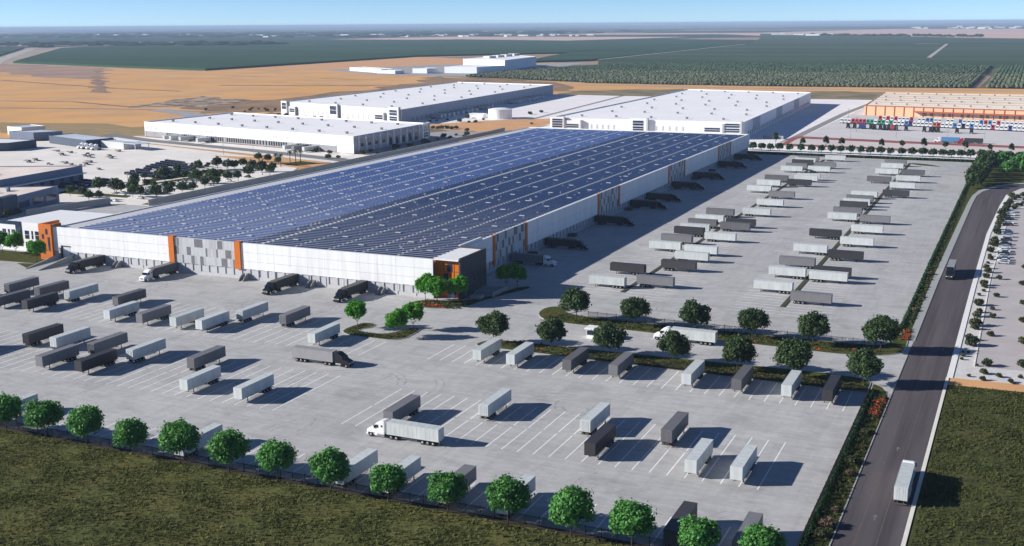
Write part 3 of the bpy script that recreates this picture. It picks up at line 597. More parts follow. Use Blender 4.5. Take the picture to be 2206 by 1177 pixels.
mb = MB(); mb.box(-167.9, -160, 340, 349, 0, .9); mb.box(-160, -159.6, 338, 350, 0, 1.6); mb.side([(349, 0), (349, 1.0), (338, .15), (338, 0)], -163.5, -160); mb.build('entry_ramp', M_walk, wh)
mb = MB(); mb.box(-166, -162, 333, 336, 0, 1.2); mb.build('planter', M_walk, wh)
# raised roof curb near the entrance
mb = MB(); mb.box(X1 - 1.3, X1 - .6, 350.5, 368, 12.6, 14.2); mb.build('roof_screen', M_panelg, wh)
# drive-in ramp and dock stairs
mb = MB()
for x0 in (-343.8, -337.2): mb.side([(311, 0), (311, .25), (Y0, 3.0), (Y0, 0)], x0, x0 + .5)
mb.side([(311, 0), (311, .04), (Y0, 1.25), (Y0, 0)], -343.3, -337.2); mb.build('drive_ramp', M_walk, wh)
mb = MB(); mb.box(-342.2, -338.4, Y0 - .06, Y0 + .1, 1.3, 5.8); mb.build('ramp_door', mat('ramp_door_white', (.62, .62, .63), .6, scale=.5, var=.06), wh); mb = MB(); mb.box(-342.9, -342.2, Y0 - .3, Y0 + .1, 1.25, 6.1); mb.box(-342.9, -338.2, Y0 - .3, Y0 + .1, 5.85, 6.1); mb.build('door_frame', M_seal, wh)
def arc_prof(y0, y1, h): return [(y0, 0)] + [(y0 + (y1 - y0)*t, h*math.sin(t*math.pi/2)**.7) for t in (.02, .1, .25, .45, .7, 1)] + [(y1, 0)]
for x in (-314.6, -255.2, -226.4, -198.0):
    mb = MB(); mb.side(arc_prof(Y0 - 3.8, Y0, 2.4), x, x + .3); mb.side(arc_prof(Y0 - 3.8, Y0, 2.4), x + 1.9, x + 2.2)
    for k in range(6): mb.box(x + .3, x + 1.9, Y0 - 3.2 + k*.4, Y0, .2*k, .2*k + .2)
    mb.build('dock_stair', mat('stair_grey', (.24, .24, .25), .8, scale=.5, var=.1), wh)
for y in (408, 452, 528, 575, 650, 690, 760):
    mb = MB()
    for q in (y, y + 1.9): mb.prism([(X1, q), (X1 + 3.6, q), (X1 + 3.6, q + .3), (X1, q + .3)], 0, 1.3)
    for k in range(6): mb.box(X1, X1 + 3.2 - k*.4, y + .3, y + 1.9, .2*k, .2*k + .2)
    mb.build('dock_stair', mat('stair_dark', (.10, .10, .11), .8, scale=.5, var=.1), wh)
# wall lamps / downpipes give the long wall scale
mb = MB()
for x in np.arange(-331, -290, 7.2).tolist() + np.arange(-248.9, -180, 7.2).tolist(): mb.box(x - .06, x + .06, Y0 - .1, Y0 + .02, .3, 3.8)
mb.build('downpipe', M_lgrey, wh)

# ---------------------------------------------------------------- solar rows on the roof
def panel_mat(name, c1, c2, line):
    m = bpy.data.materials.new(name); m.use_nodes = True; t = m.node_tree; N = t.nodes; L = t.links; b = N['Principled BSDF']
    b.inputs['Roughness'].default_value = .25; b.inputs['Specular IOR Level'].default_value = .42
    tc = N.new('ShaderNodeTexCoord'); br = N.new('ShaderNodeTexBrick'); br.offset = 0; br.inputs['Scale'].default_value = 1
    br.inputs['Brick Width'].default_value = 1.05; br.inputs['Row Height'].default_value = 2.1; br.inputs['Mortar Size'].default_value = .025
    br.inputs['Color1'].default_value = (*c1, 1); br.inputs['Color2'].default_value = (*c2, 1); br.inputs['Mortar'].default_value = (*line, 1)
    L.new(tc.outputs['Object'], br.inputs['Vector']); L.new(br.outputs['Color'], b.inputs['Base Color']); return m
M_pvb = panel_mat('panel_blue', (0.040, 0.080, 0.25), (0.056, 0.105, 0.31), (.32, .38, .52)); M_pvn = panel_mat('panel_navy', (0.006, 0.014, 0.062), (0.010, 0.020, 0.085), (.09, .11, .17))  # west half brighter: reflected sky is put into the blue base colour
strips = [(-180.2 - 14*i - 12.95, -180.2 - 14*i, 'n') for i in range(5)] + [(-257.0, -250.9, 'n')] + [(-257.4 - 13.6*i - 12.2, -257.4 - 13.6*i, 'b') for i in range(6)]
ROWP = 2.95
def row_runs(x0, x1, rg):                   # a row is broken by a few missing modules
    cuts = sorted(rg.uniform(x0 + 1, x1 - 2) for _ in range(rg.choice((0, 0, 0, 1, 1)))); a = x0; out = []
    for c in cuts:
        if c - a > .8: out.append((a, c))
        a = max(a, c + rg.choice((.25, .3, .5, 1.05)))
    if x1 - a > .3: out.append((a, x1))
    return out
rgp = random.Random(41)
def row_geo(mb, x0, x1, y, tilt, dp=1.62):
    z = 12.62
    for a, b in row_runs(x0, x1, rgp): mb.side([(y, z + .12), (y + dp, z + .12 + tilt), (y + dp - .01, z + .16 + tilt), (y - .01, z + .16)], a, b, 0)
    mb.box(x0, x1, y + .78, y + .84, z + .02, z + .15, 1); n = max(2, int((x1 - x0) / 3.2))
    for i in range(n + 1):
        xx = x0 + .1 + (x1 - x0 - .26) * i / n; mb.box(xx, xx + .06, y + .1, y + .16, z, z + .125, 1); mb.box(xx, xx + .06, y + dp - .12, y + dp - .06, z, z + .10 + tilt, 1)
rows = []
for x0, x1, k in strips:
    y = 333.2
    while y < 795: rows.append((y, x0, x1, k)); y += ROWP
rows.sort(key=lambda r: r[0]); meshes = {}; rest = {'b': MB(), 'n': MB()}
for i, (y, x0, x1, k) in enumerate(rows):
    tilt = .08; dp = 1.62 if k == 'n' else 1.48
    if i < 300:
        key = (round(x0, 1), k, rgp.randrange(5))
        if key not in meshes:
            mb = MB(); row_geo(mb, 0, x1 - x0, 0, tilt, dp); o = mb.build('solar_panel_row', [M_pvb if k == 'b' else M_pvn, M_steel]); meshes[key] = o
        else: o = meshes[key].copy(); COL.objects.link(o)
        o.location = (x0, y, 0)
        if k == 'b': tag(o, 'long low row of bright blue solar panels near the front of the warehouse roof', 'solar panels', 'blue solar panel rows at the front of the roof')
        else: tag(o, 'long low row of dark navy solar panels near the front of the warehouse roof', 'solar panels', 'navy solar panel rows at the front of the roof')
    else:
        mb = rest[k]; z = 12.62
        for a, b in row_runs(x0, x1, rgp): mb.side([(y, z + .12), (y + dp, z + .12 + tilt), (y + dp - .01, z + .16 + tilt), (y - .01, z + .16)], a, b)
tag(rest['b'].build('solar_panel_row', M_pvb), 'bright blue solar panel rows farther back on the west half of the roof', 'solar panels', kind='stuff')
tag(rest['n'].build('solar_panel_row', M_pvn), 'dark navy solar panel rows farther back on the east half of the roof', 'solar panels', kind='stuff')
# rooflights in the gaps between the rows
sk = MB(); sk.box(-1.2, 1.2, -.35, .35, 0, .36); sk.box(-1.12, 1.12, -.3, .3, .36, .42); ps = None; stuff = MB(); n = 0
for yk in range(0, 17):
    for si, (x0, x1, k) in enumerate(strips):
        if x1 - x0 < 8: continue
        for fx in ((.5,) if k == 'n' else (.5,)):
            y = 333.2 + ROWP * (4 + 9*yk + (si % 2) * 4) - .68
            if y > 793: continue
            x = x0 + (x1 - x0)*fx
            if n < 100:
                if ps is None: ps = sk.build('rooflight', M_lgrey, roof); o = ps
                else: o = ps.copy(); COL.objects.link(o)
                o.location = (x, y, 12.6)
            else: stuff.box(x - 1.2, x + 1.2, y - .35, y + .35, 12.6, 13.02)
            n += 1
if stuff.v: tag(stuff.build('rooflight', M_lgrey, roof), kind='stuff')

# ---------------------------------------------------------------- other buildings
def quad_building(name, label, corners, h, wallm, roofm, cat='warehouse', par=.8, base=0, skirt=None):
    """plan corners counter-clockwise; walls with a parapet and a roof inside it"""
    t = thing(name, label, cat); n = 4; ins = []
    cx = sum(p[0] for p in corners)/4; cy = sum(p[1] for p in corners)/4
    for x, y in corners: d = Vector((cx - x, cy - y)).normalized() * .8; ins.append((x + d.x, y + d.y))
    vs = [(x, y, base) for x, y in corners] + [(x, y, h) for x, y in corners] + [(x, y, h) for x, y in ins] + [(x, y, h - par) for x, y in ins]
    fs = []
    for i in range(4):
        j = (i + 1) % 4; fs += [(i, j, 4 + j, 4 + i), (4 + i, 4 + j, 8 + j, 8 + i), (8 + i, 8 + j, 12 + j, 12 + i)]
    mb = MB(); mb.add(vs, fs); mb.build('wall', wallm, t)
    mb = MB(); mb.add([(x, y, h - par + .02) for x, y in ins], [(0, 1, 2, 3)]); rf = mb.build('roof', roofm, t)
    return t, rf
def along(a, b, u, d=0.0):                    # point on wall line a->b at fraction u, pushed outwards by d
    a, b = Vector(a), Vector(b); q = (b - a).normalized(); p = a.lerp(b, u); return p + Vector((q.y, -q.x)) * d
def wall_block(mb, a, b, u0, u1, z0, z1, d0, d1, mi=0):
    p, q, r, s = along(a, b, u0, d1), along(a, b, u1, d1), along(a, b, u1, d0), along(a, b, u0, d0)
    mb.prism([tuple(p), tuple(q), tuple(r), tuple(s)], z0, z1, mi, bottom=True)
def roof_vents(rf, corners, h, nu, nv, seed=1, m=None, s=1.6):
    rg = random.Random(seed); mb0 = MB(); mb0.box(-s/2, s/2, -s/2, s/2, 0, s*.8); mb0.box(-s*.6, s*.6, -s*.6, s*.6, s*.8, s); pr = None
    A, B, Cc, D = [Vector(c) for c in corners]
    for i in range(nu):
        for j in range(nv):
            u = (i + .6 + .3*(j % 2)) / (nu + .3); v = (j + .5) / nv; p = A.lerp(B, u).lerp(D.lerp(Cc, u), v)
            if pr is None: pr = mb0.build('roof_vent', m or M_mgrey, rf); o = pr
            else: o = pr.copy(); COL.objects.link(o)
            o.location = (p.x, p.y, h)
def glass_tower(t, a, b, u0, u1, h, wins, name='entrance_tower'):
    mb = MB(); wall_block(mb, a, b, u0, u1, 0, h, -.2, 1.6); tw = mb.build(name, M_white, t)
    for (f0, f1, z0, z1) in wins:
        mb = MB(); w0 = u0 + (u1-u0)*f0; w1 = u0 + (u1-u0)*f1; wall_block(mb, a, b, w0, w1, z0, z1, 1.55, 1.75, 0); wall_block(mb, a, b, w0, w1, (z0+z1)/2 - .15, (z0+z1)/2 + .15, 1.6, 1.8, 1); mb.build('window', [M_glass, M_white], tw)
    mb = MB(); wall_block(mb, a, b, u1, u1 + .004 + (u1-u0)*.06, 0, h + .4, -.2, 2.4); mb.build('fin', M_lgrey, tw)
# mid-left distribution hall
C1 = [(-674, 748), (-438, 697), (-441, 814), (-668, 858)]
t, rf = quad_building('distribution_hall', 'white warehouse with trucks at its grey dock wall beyond the left car park', C1, 12.3, M_white, M_roofw)
roof_vents(rf, C1, 11.5, 8, 3, 4)
mb = MB(); wall_block(mb, C1[0], C1[1], .002, .93, 0, 4.6, -.2, .08); mb.build('dock_wall', mat('dock_base_grey', (.30, .30, .32), .7, scale=.1, var=.1), t)
for u in (.01, .035, .06, .30, .325, .35, .66, .685, .71): mb = MB(); wall_block(mb, C1[0], C1[1], u, u + .011, 6.6, 8.6, -.1, .06); mb.build('window', M_lgrey, t)
for u in [.12 + .011*i for i in range(5)] + [.20 + .011*i for i in range(6)] + [.33 + .011*i for i in range(8)] + [.43 + .011*i for i in range(12)] + [.56 + .014*i for i in range(5)] + [.63 + .011*i for i in range(8)] + [.76 + .011*i for i in range(6)]:
    mb = MB(); wall_block(mb, C1[0], C1[1], u, u + .0075, 1.0, 4.1, .0, .14); mb.build('dock_door', M_seal, t)
mb = MB(); 
for k in range(10): wall_block(mb, C1[1], C1[2], .05 + k*.09, .07 + k*.09, 0, 11.8, -.1, .5)
mb.build('pilaster', M_lgrey, t)
for k in range(9): mb = MB(); wall_block(mb, C1[1], C1[2], .085 + k*.09, .125 + k*.09, 1 if k > 3 else 4, 9, -.1, .12); mb.build('window', M_glass, t)
mb = MB(); wall_block(mb, C1[1], C1[2], .002, .998, .1, 12.25, -.2, .05); mb.build('side_sheet', mat('side_shade_tone', (.30, .33, .40), .65, scale=.1, var=.1), t)  # thin sheet over the white end wall, shade put into its blue-grey colour
glass_tower(t, C1[1], C1[2], .9, .985, 12.8, [(.15, .85, 2, 5.5), (.15, .85, 6.5, 11)])
# second hall behind it
C2 = [(-703, 984), (-529, 926), (-560, 1373), (-713, 1402)]
t, rf = quad_building('distribution_hall', 'long white warehouse with glass corner entrances and a row of trailers down its side', C2, 13.3, M_white, M_roofw)
roof_vents(rf, C2, 12.5, 4, 9, 5)
glass_tower(t, C2[0], C2[1], .004, .055, 14.2, [(.15, .9, 6, 12.5)]); glass_tower(t, C2[0], C2[1], .075, .13, 9, [(.1, .95, 3.6, 7.2)]); glass_tower(t, C2[0], C2[1], .43, .50, 14, [(.12, .88, 4.5, 12.5)])
glass_tower(t, C2[0], C2[1], .80, .87, 9.2, [(.1, .95, 3, 7)]); glass_tower(t, C2[0], C2[1], .91, .985, 15, [(.12, .88, 2.6, 6.5), (.12, .88, 7.5, 12.5)])
for k in range(16): mb = MB(); wall_block(mb, C2[0], C2[1], .15 + k*.042, .165 + k*.042, 1.5, 6.5, -.1, .06); mb.build('window', M_lgrey, t)
mb = MB(); wall_block(mb, C2[1], C2[2], .002, .998, .1, 13.25, -.2, .05); mb.build('side_sheet', mat('side_shade_tone', (.30, .33, .40)), t)  # east wall's shade painted as a darker blue-grey sheet
for k in range(40): mb = MB(); wall_block(mb, C2[1], C2[2], .05 + k*.0228, .058 + k*.0228, 1.1, 4.6, -.1, .12); mb.build('dock_door', M_mgrey, t)
# big hall on the right
C3 = [(-364, 886), (-203, 893), (-222, 1300), (-369, 1321)]
t, rf = quad_building('distribution_hall', 'broad flat white warehouse with glazed entrance blocks directly behind the solar roof', C3, 13.4, M_white, M_roofw)
roof_vents(rf, C3, 12.6, 5, 8, 6)
glass_tower(t, C3[0], C3[1], .01, .075, 14.2, [(.08, .92, 5.5, 8.8), (.08, .92, 9.3, 12.6), (.08, .92, 1, 4.6)]); glass_tower(t, C3[0], C3[1], .085, .165, 11.5, [(.1, .9, 5.6, 8.6), (.1, .9, .5, 3)])
glass_tower(t, C3[0], C3[1], .43, .515, 14.6, [(.18, .82, 4.5, 8), (.18, .82, 8.7, 12.6)])
glass_tower(t, C3[0], C3[1], .80, .895, 11.4, [(.1, .9, 5.4, 8.4), (.1, .42, .5, 3.4), (.55, .9, .5, 3.4)]); glass_tower(t, C3[0], C3[1], .905, .985, 13.6, [(.08, .95, 1, 4.4), (.08, .95, 5.2, 8.2), (.08, .95, 9, 12)])
for u in [.22 + .03*i for i in range(5)] + [.56 + .034*i for i in range(5)]: mb = MB(); wall_block(mb, C3[0], C3[1], u, u + .009, 5, 8.5, -.1, .06); mb.build('window', M_lgrey, t)
for u0 in (.10, .40, .68): 
    mb = MB()
    for k in range(5): wall_block(mb, C3[1], C3[2], u0 + k*.018, u0 + .011 + k*.018, 3.5, 13.0, -.1, .35)
    mb.build('cladding_panel', M_lgrey, t)
for k in range(44): mb = MB(); wall_block(mb, C3[1], C3[2], .05 + k*.021, .058 + k*.021, 1.1, 4.4, -.1, .12); mb.build('dock_door', M_mgrey, t)
# tan depot on the far right
M_tanw = mat('tan_wall', (0.72, 0.44, 0.26), .75, scale=.05, var=.08); M_tanr = mat('cream_roof', (0.93, 0.80, 0.66), .8, scale=.03, col2=(.86, .73, .59)); M_redt = mat('red_trim', (0.36, 0.10, 0.055), .7, scale=.1, var=.15)
C4 = [(-147.5, 1168), (150, 1118), (150, 1390), (-155, 1394)]
t, rf = quad_building('truck_depot', 'long tan depot building with red canopy behind the rows of coloured trucks', C4, 9.6, M_tanw, M_tanr, 'depot', .5)
roof_vents(rf, C4, 9.1, 20, 4, 8, s=1.5)
mb = MB(); wall_block(mb, C4[0], C4[1], .0, 1.0, 9.0, 9.75, -.1, .35)
for k in range(34): wall_block(mb, C4[0], C4[1], .005 + k*.03, .0075 + k*.03, 0, 9.0, -.1, .35)
mb.build('red_frame', M_redt, t)
mb = MB(); wall_block(mb, C4[0], C4[1], .16, 1.0, 4.6, 5.6, -.1, 5.0); mb.build('canopy', M_redt, t)
for k in range(44): mb = MB(); wall_block(mb, C4[0], C4[1], .17 + k*.0186, .178 + k*.0186, .9, 4.2, -.1, .15); mb.build('dock_door', M_mgrey if k % 3 else M_lgrey, t)
mb = MB()
for k in range(5):
    a = along(C4[0], C4[3], .25 + k*.15); b = along(C4[1], C4[2], .25 + k*.15); d = Vector((0, 1.2)); mb.prism([tuple(a - d), tuple(b - d), tuple(b + d), tuple(a + d)], 9.1, 9.6)
mb.build('roof_ridge', mat('roof_ridge_tan', (.42, .34, .27), .8, scale=.1, var=.2), rf)
# far factory
M_fac = mat('factory_cream', (0.74, 0.72, 0.66), .7, scale=.02, var=.06); M_facs = mat('factory_white', (0.66, 0.70, 0.74), .6, scale=.02, var=.05)
FA = [(-1042, 2078), (-921, 2014), (-957, 2252), (-1084, 2376)]
t, rf = quad_building('factory', 'tall cream factory block in front of the far orchards', FA, 22, M_fac, M_roofw, 'factory', .4)
rg = random.Random(3)
for k in range(4):
    p = Vector(FA[0]).lerp(Vector(FA[3]), .25 + k*.2) + Vector((38, -8)); mb = MB(); mb.box(p.x - 7, p.x + 7, p.y - 16, p.y + 16, 21.6, 26); mb.build('roof_monitor', M_fac, rf)
mb = MB(); wall_block(mb, FA[1], FA[2], .0, .93, .2, 21.0, -.2, .3); mb.build('side_sheet', M_facs, t)
mb = MB(); wall_block(mb, FA[1], FA[2], .05, .95, 0, 3, -.2, .6); mb.build('base_band', mat('factory_blue', (.25, .33, .45), .6, scale=.05, var=.1), t)
def simple_hall(name, label, c, h, wm, rm, cat='shed', par=.4): return quad_building(name, label, c, h, wm, rm, cat, par)[0]
t = simple_hall('factory_annex', 'low white annex in front of the tall cream factory', [(-1010, 1935), (-940, 1930), (-921, 2012), (-1020, 2066)], 12, M_facs, M_roofw, 'factory')
mb = MB(); wall_block(mb, (-940, 1930), (-921, 2012), .02, .98, .5, 9, -.2, .3); mb.build('side_sheet', M_facs, t)
simple_hall('factory_annex', 'small white building with a dark side left of the factory', [(-1068, 1916), (-1035, 1912), (-1028, 1950), (-1062, 1955)], 9, M_facs, M_roofw, 'factory')
simple_hall('storage_hall', 'long low white storage building on the left edge of the factory yard', [(-1250, 1985), (-1130, 1905), (-1118, 1935), (-1240, 2015)], 7, M_facs, M_roofw, 'shed')
simple_hall('storage_hall', 'second low white storage building nearer the factory yard', [(-1130, 1890), (-1085, 1880), (-1080, 1905), (-1124, 1918)], 6, M_facs, M_roofw, 'shed')
sheet('factory_yard', [(-1320, 2000), (-1090, 1840), (-900, 1810), (-890, 2130), (-950, 2560), (-1250, 2330)], -.33, M_paleroad)
sheet('dry_field', [(-1560, 1960), (-1300, 2030), (-1120, 2400), (-1000, 2520), (-1610, 2910)], -.34, mat('orange_dirt', (0.48, 0.28, 0.145)))
# left edge: sheds, blue hall, office
M_blue = mat('slate_blue_wall', (0.15, 0.19, 0.28), .7, scale=.08, var=.12); M_blued = mat('slate_dark_wall', (0.06, 0.08, 0.12), .7, scale=.08, var=.15); M_bluer = mat('steel_roof', (.58, .63, .70), .55, scale=.05, var=.12); M_cream = mat('cream_flat_roof', (.84, .73, .64), .85, scale=.06, var=.18)
C5 = [(-590, 380), (-504, 446), (-513, 517), (-620, 480)]
t = simple_hall('parts_hall', 'long slate blue hall with a pale roof and white eaves line at the left edge', [(-600, 372), (-504.5, 444), (-511, 512), (-640, 452)], 9.4, M_blue, M_cream, 'warehouse')
a, b = (-504.5, 444), (-511, 512); a2 = (-600, 372)
mb = MB(); wall_block(mb, a2, a, 0, 1, 4.9, 5.3, -.1, 3.2); wall_block(mb, a, b, 0, 1, 4.9, 5.3, -.1, 3.2); mb.build('eaves', M_white, t)
mb = MB(); wall_block(mb, a2, a, 0, 1, 0, 4.7, -.1, .2); wall_block(mb, a, b, 0, 1, 0, 4.7, -.1, .2); mb.build('lower_wall', M_blued, t)
for k in range(8): mb = MB(); wall_block(mb, a, b, .03 + k*.12, .10 + k*.12, .3, 4.2, -.1, .3); mb.build('roller_door', M_blue, t)
for q in ((-540, 440), (-530, 462), (-560, 430), (-545, 470)): mb = MB(); mb.box(q[0] - 1.6, q[0] + 1.6, q[1] - 1.6, q[1] + 1.6, 9, 11); mb.build('roof_vent', M_mgrey, t)
t = simple_hall('office_building', 'low office with blue strip windows behind the screen wall at left', [(-520, 330), (-449, 396), (-462, 445), (-545, 395)], 8.6, M_blue, M_cream, 'office')
a, b = (-449, 396), (-462, 445); a2 = (-520, 330)
for k in range(4): mb = MB(); wall_block(mb, a, b, .04 + k*.24, .22 + k*.24, 2.2, 5.4, -.1, .12); mb.build('window', M_glass, t)
for k in range(8): mb = MB(); wall_block(mb, a2, a, .04 + k*.12, .13 + k*.12, 2.2, 5.4, -.1, .12); mb.build('window', M_glass, t)
mb = MB(); wall_block(mb, a2, a, .82, 1.0, 0, 9.6, -3, .5); wall_block(mb, a, b, 0, .25, 0, 9.6, -3, .5); mb.build('corner_tower', M_blued, t)
rg = random.Random(12)
for k in range(14): x, y = -470 - rg.random()*40, 395 + rg.random()*28; mb = MB(); mb.box(x - 1, x + 1, y - .8, y + .8, 8.2, 9.2 + rg.random()); mb.build('roof_unit', M_mgrey if k % 2 else M_lgrey, t)
simple_hall('metal_shed', 'slate blue metal shed at the back of the left yard', [(-764, 689), (-735, 687), (-722, 705), (-752, 709)], 6.6, M_blue, M_bluer)
t = simple_hall('open_shed', 'long steel roofed open shed between the blue shed and the grey shed', [(-708, 677), (-650, 657), (-644, 680), (-704, 698)], 6, M_blued, M_bluer)
simple_hall('open_shed', 'dark sided pale roofed shed at the far left of the yard', [(-745, 590), (-691, 622), (-691, 648), (-735, 645)], 6, M_blued, M_white)
t = simple_hall('metal_shed', 'grey metal shed with an open lean-to beside the service road', [(-646, 668), (-616, 660), (-611, 673), (-642, 680)], 5, M_lgrey, M_bluer)
mb = MB(); mb.prism([(-615.8, 660.1), (-602, 656.5), (-598, 668.5), (-610.8, 672.9)], 4.5, 4.8, bottom=True)
for p in ((-602.6, 657.4), (-598.8, 667.6)): mb.box(p[0] - .2, p[0] + .2, p[1] - .2, p[1] + .2, 0, 4.5)
mb.build('lean_to', M_bluer, t)
simple_hall('metal_shed', 'small beige shed at the left margin beside the dry field', [(-800, 720), (-778, 715), (-772, 735), (-796, 742)], 7, M_fac, M_bluer)
# tanks
t = thing('storage_tank', 'round white storage tank beside the dry plot', 'tank', (-470, 1016, -.1)); mb = MB(); mb.cyl((0, 0, 0), (0, 0, 9), 11.5, n=32); mb.build('shell', M_white, t, smooth=False); mb = MB(); mb.cyl((0, 0, 9), (0, 0, 10), 11.6, 6, n=32); mb.build('lid', M_white, t)
t = thing('pump_house', 'small pale pump house left of the round white tank', 'shed', (-493, 1013, -.1)); mb = MB(); mb.box(-7, 7, -4, 4, 0, 4); mb.build('wall', M_white, t); mb = MB(); mb.box(-7.4, 7.4, -4.4, 4.4, 4, 4.5); mb.build('roof', M_roofw, t)
# guard house at the gate
t = thing('guard_house', 'small white gatehouse with dark windows in the entry lane', 'gatehouse', (-110.4, 303.5, 0), 0)
mb = MB(); mb.box(-2.2, 2.2, -1.5, 1.5, 0, 1.1); mb.box(-2.2, 2.2, -1.5, 1.5, 2.4, 2.8)
for x in (-2.2, -.06, 2.08): mb.box(x, x + .12, -1.5, 1.5, 1.1, 2.4)
mb.build('wall', M_white, t); mb = MB(); mb.box(-2.12, 2.12, -1.42, 1.42, 1.1, 2.4); mb.build('window', M_glass, t); mb = MB(); mb.box(-2.7, 2.7, -2.0, 2.0, 2.8, 3.25); mb.build('roof', M_white, t, bevel=.05)
# screen walls along the west yard
M_screen = mat('screen_wall_grey', (.30, .32, .33), .8, scale=.2, var=.12)
def screen(label, pts, h):
    t = thing('screen_wall', label, 'wall'); mb = MB()
    for i in range(len(pts) - 1):
        a, b = Vector(pts[i]), Vector(pts[i+1]); d = (b - a).normalized(); q = Vector((-d.y, d.x)) * .2; mb.prism([tuple(a - q), tuple(b - q), tuple(b + q), tuple(a + q)], 0, h)
    mb.build('wall', M_screen, t); mb = MB()
    for i in range(len(pts) - 1):
        a, b = Vector(pts[i]), Vector(pts[i+1]); d = (b - a).normalized(); q = Vector((-d.y, d.x)) * .3; mb.prism([tuple(a - q), tuple(b - q), tuple(b + q), tuple(a + q)], h, h + .15, bottom=True)
    mb.build('coping', M_walk, t)
screen('long grey screen wall between the solar warehouse and the tree filled car park', [(-408.5, 452), (-407, 620), (-407, 860), (-409, 893)], 3.0)
screen('short grey screen wall in front of the blue windowed office', [(-442, 404), (-431.5, 449.5)], 3.2)
screen('grey screen wall at the far end of the trees beside the entry apron', [(-190, 905), (-174, 904)], 2.4)
# ---------------------------------------------------------------- trailers in the yard
PROTO = {'W': make_trailer(M_tw, M_tw), 'G': make_trailer(M_tg, M_tg), 'D': make_trailer(M_td, M_td)}
used = set()
CN = {'W': 'white', 'G': 'grey', 'D': 'charcoal'}
def put_trailer(k, loc, rz, label, group):
    if k not in used: o = PROTO[k]; o.location = loc; o.rotation_euler = (0, 0, rz); used.add(k); o['label'] = label; o['group'] = group
    else: o = copy_tree(PROTO[k], None, loc, rz, label, group=group)
    return o
# (row wording, group, colour, east edge x, near edge y, rear end faces camera)
YARD = []
def row(word, grp, items):
    for k, x, y, n in items: YARD.append((word, grp, k, x, y, n))
row('west yard back row, dock side', 'parked trailers in the west yard', [('G', -313.7, 276.4, 1), ('G', -299.3, 276.0, 1), ('W', -286.4, 276.4, 1), ('G', -265.4, 276.3, 1), ('W', -216.3, 277.0, 1), ('G', -200.6, 277.4, 1), ('W', -315.0 - 5.2, 262.4, 0)])
row('west yard back row, camera side', 'parked trailers in the west yard', [('G', -301.2, 260.6, 0), ('D', -289.1, 261.1, 0), ('W', -255.0, 261.4, 0), ('G', -242.4, 261.8, 0), ('W', -229.9, 262.4, 0), ('W', -220.3, 262.6, 0), ('W', -180.6, 263.2, 0)])
row('west yard middle row, dock side', 'parked trailers in the west yard', [('D', -256.1, 230.6, 1), ('W', -246.0, 231.0, 1), ('G', -231.6, 230.6, 1), ('W', -217.1, 229.9, 1), ('G', -196.3, 229.9, 1), ('W', -266.5, 215.0, 0)])
row('west yard middle row, camera side', 'parked trailers in the west yard', [('G', -235.1, 215.4, 0), ('D', -221.9, 216.0, 0), ('W', -185.6, 214.3, 0), ('W', -168.8, 214.0, 0)])
row('row behind the front fence', 'trailers backed up to the front fence', [('W', -211.7, 177.9 + .6, 1), ('W', -157.0, 178.0 + .6, 1), ('W', -117.5, 178.4 + .5, 1), ('W', -107.3, 178.4 + .4, 1), ('G', -94.7, 178.4 + .4, 1), ('W', -81.9, 178.4 + .4, 1), ('D', -49.6, 178.4 + .3, 1), ('G', -37.6, 178.4 + .4, 1)])
row('right front yard row, far side', 'parked trailers in the east front yard', [('W', -108.4, 226.2, 1), ('W', -83.0, 225.6, 1), ('G', -64.6, 226.4, 1)])
row('right front yard row, camera side', 'parked trailers in the east front yard', [('G', -126.3, 213.4, 0), ('D', -77.1, 212.6, 0), ('W', -55.2, 211.8, 0), ('W', -45.9, 211.8, 0)])
row('row along the lower planting bed', 'trailers parked along the lower planting bed', [('W', -129.6, 266.4, 0), ('W', -119.5, 266.0, 0), ('G', -103.8, 267.1, 0), ('G', -91.1, 267.4, 0), ('W', -71.8, 267.6, 0), ('G', -59.2, 268.0, 0), ('W', -47.0, 268.1, 0), ('D', -37.3, 268.1, 0)])
cnt = {}
YARD.sort(key=lambda r: (r[0], photo_x(r[3], r[4])))
tot = {}
for wd, g_, k, x, y, n in YARD: tot[(wd, k)] = tot.get((wd, k), 0) + 1
def which(key): 
    cnt[key] = cnt.get(key, 0) + 1; return cnt[key]
for wd, g_, k, x, y, n in YARD:
    i = which((wd, k)); c = CN[k]
    lab = f'only {c} box trailer in the {wd}' if tot[(wd, k)] == 1 else f'{nth(i)} {c} box trailer from the left in the {wd}'
    put_trailer(k, (x - 1.27, y if n else y + L_T, 0), 0 if n else math.pi, lab, g_)
# east yard: two spines of trailers, wheels to the planted strip
EA = {'AL': [('W', 366), ('D', 388.3), ('W', 435.5), ('G', 451.9), ('D', 471), ('W', 480.3), ('G', 493), ('W', 505.4), ('G', 524.8), ('W', 609.5), ('W', 633.9), ('G', 655.1), ('W', 701.2), ('G', 716.5), ('D', 736.9), ('W', 746.9), ('G', 759.1)],
      'AR': [('G', 371.9), ('D', 400.8), ('W', 418.8), ('W', 432.2), ('W', 463), ('G', 489.3), ('D', 499.9), ('W', 532.5), ('W', 562.9), ('G', 591.8), ('D', 641.1), ('W', 661.5), ('W', 669.4), ('W', 705.9), ('G', 727.4), ('W', 768.6)],
      'BL': [('W', 380), ('W', 404.3), ('G', 423.4), ('W', 451.1), ('D', 486.7), ('W', 533.9), ('G', 550.6), ('D', 570.2), ('W', 579.9), ('G', 592.2), ('W', 608.5), ('G', 670.6), ('W', 708.2), ('W', 737.2), ('G', 755.3)],
      'BR': [('G', 367.5), ('W', 402.2), ('D', 410.4), ('D', 442.5), ('W', 473.1), ('W', 504.2), ('G', 531.4), ('D', 617.3), ('W', 648.9), ('W', 679.8), ('G', 708)]}
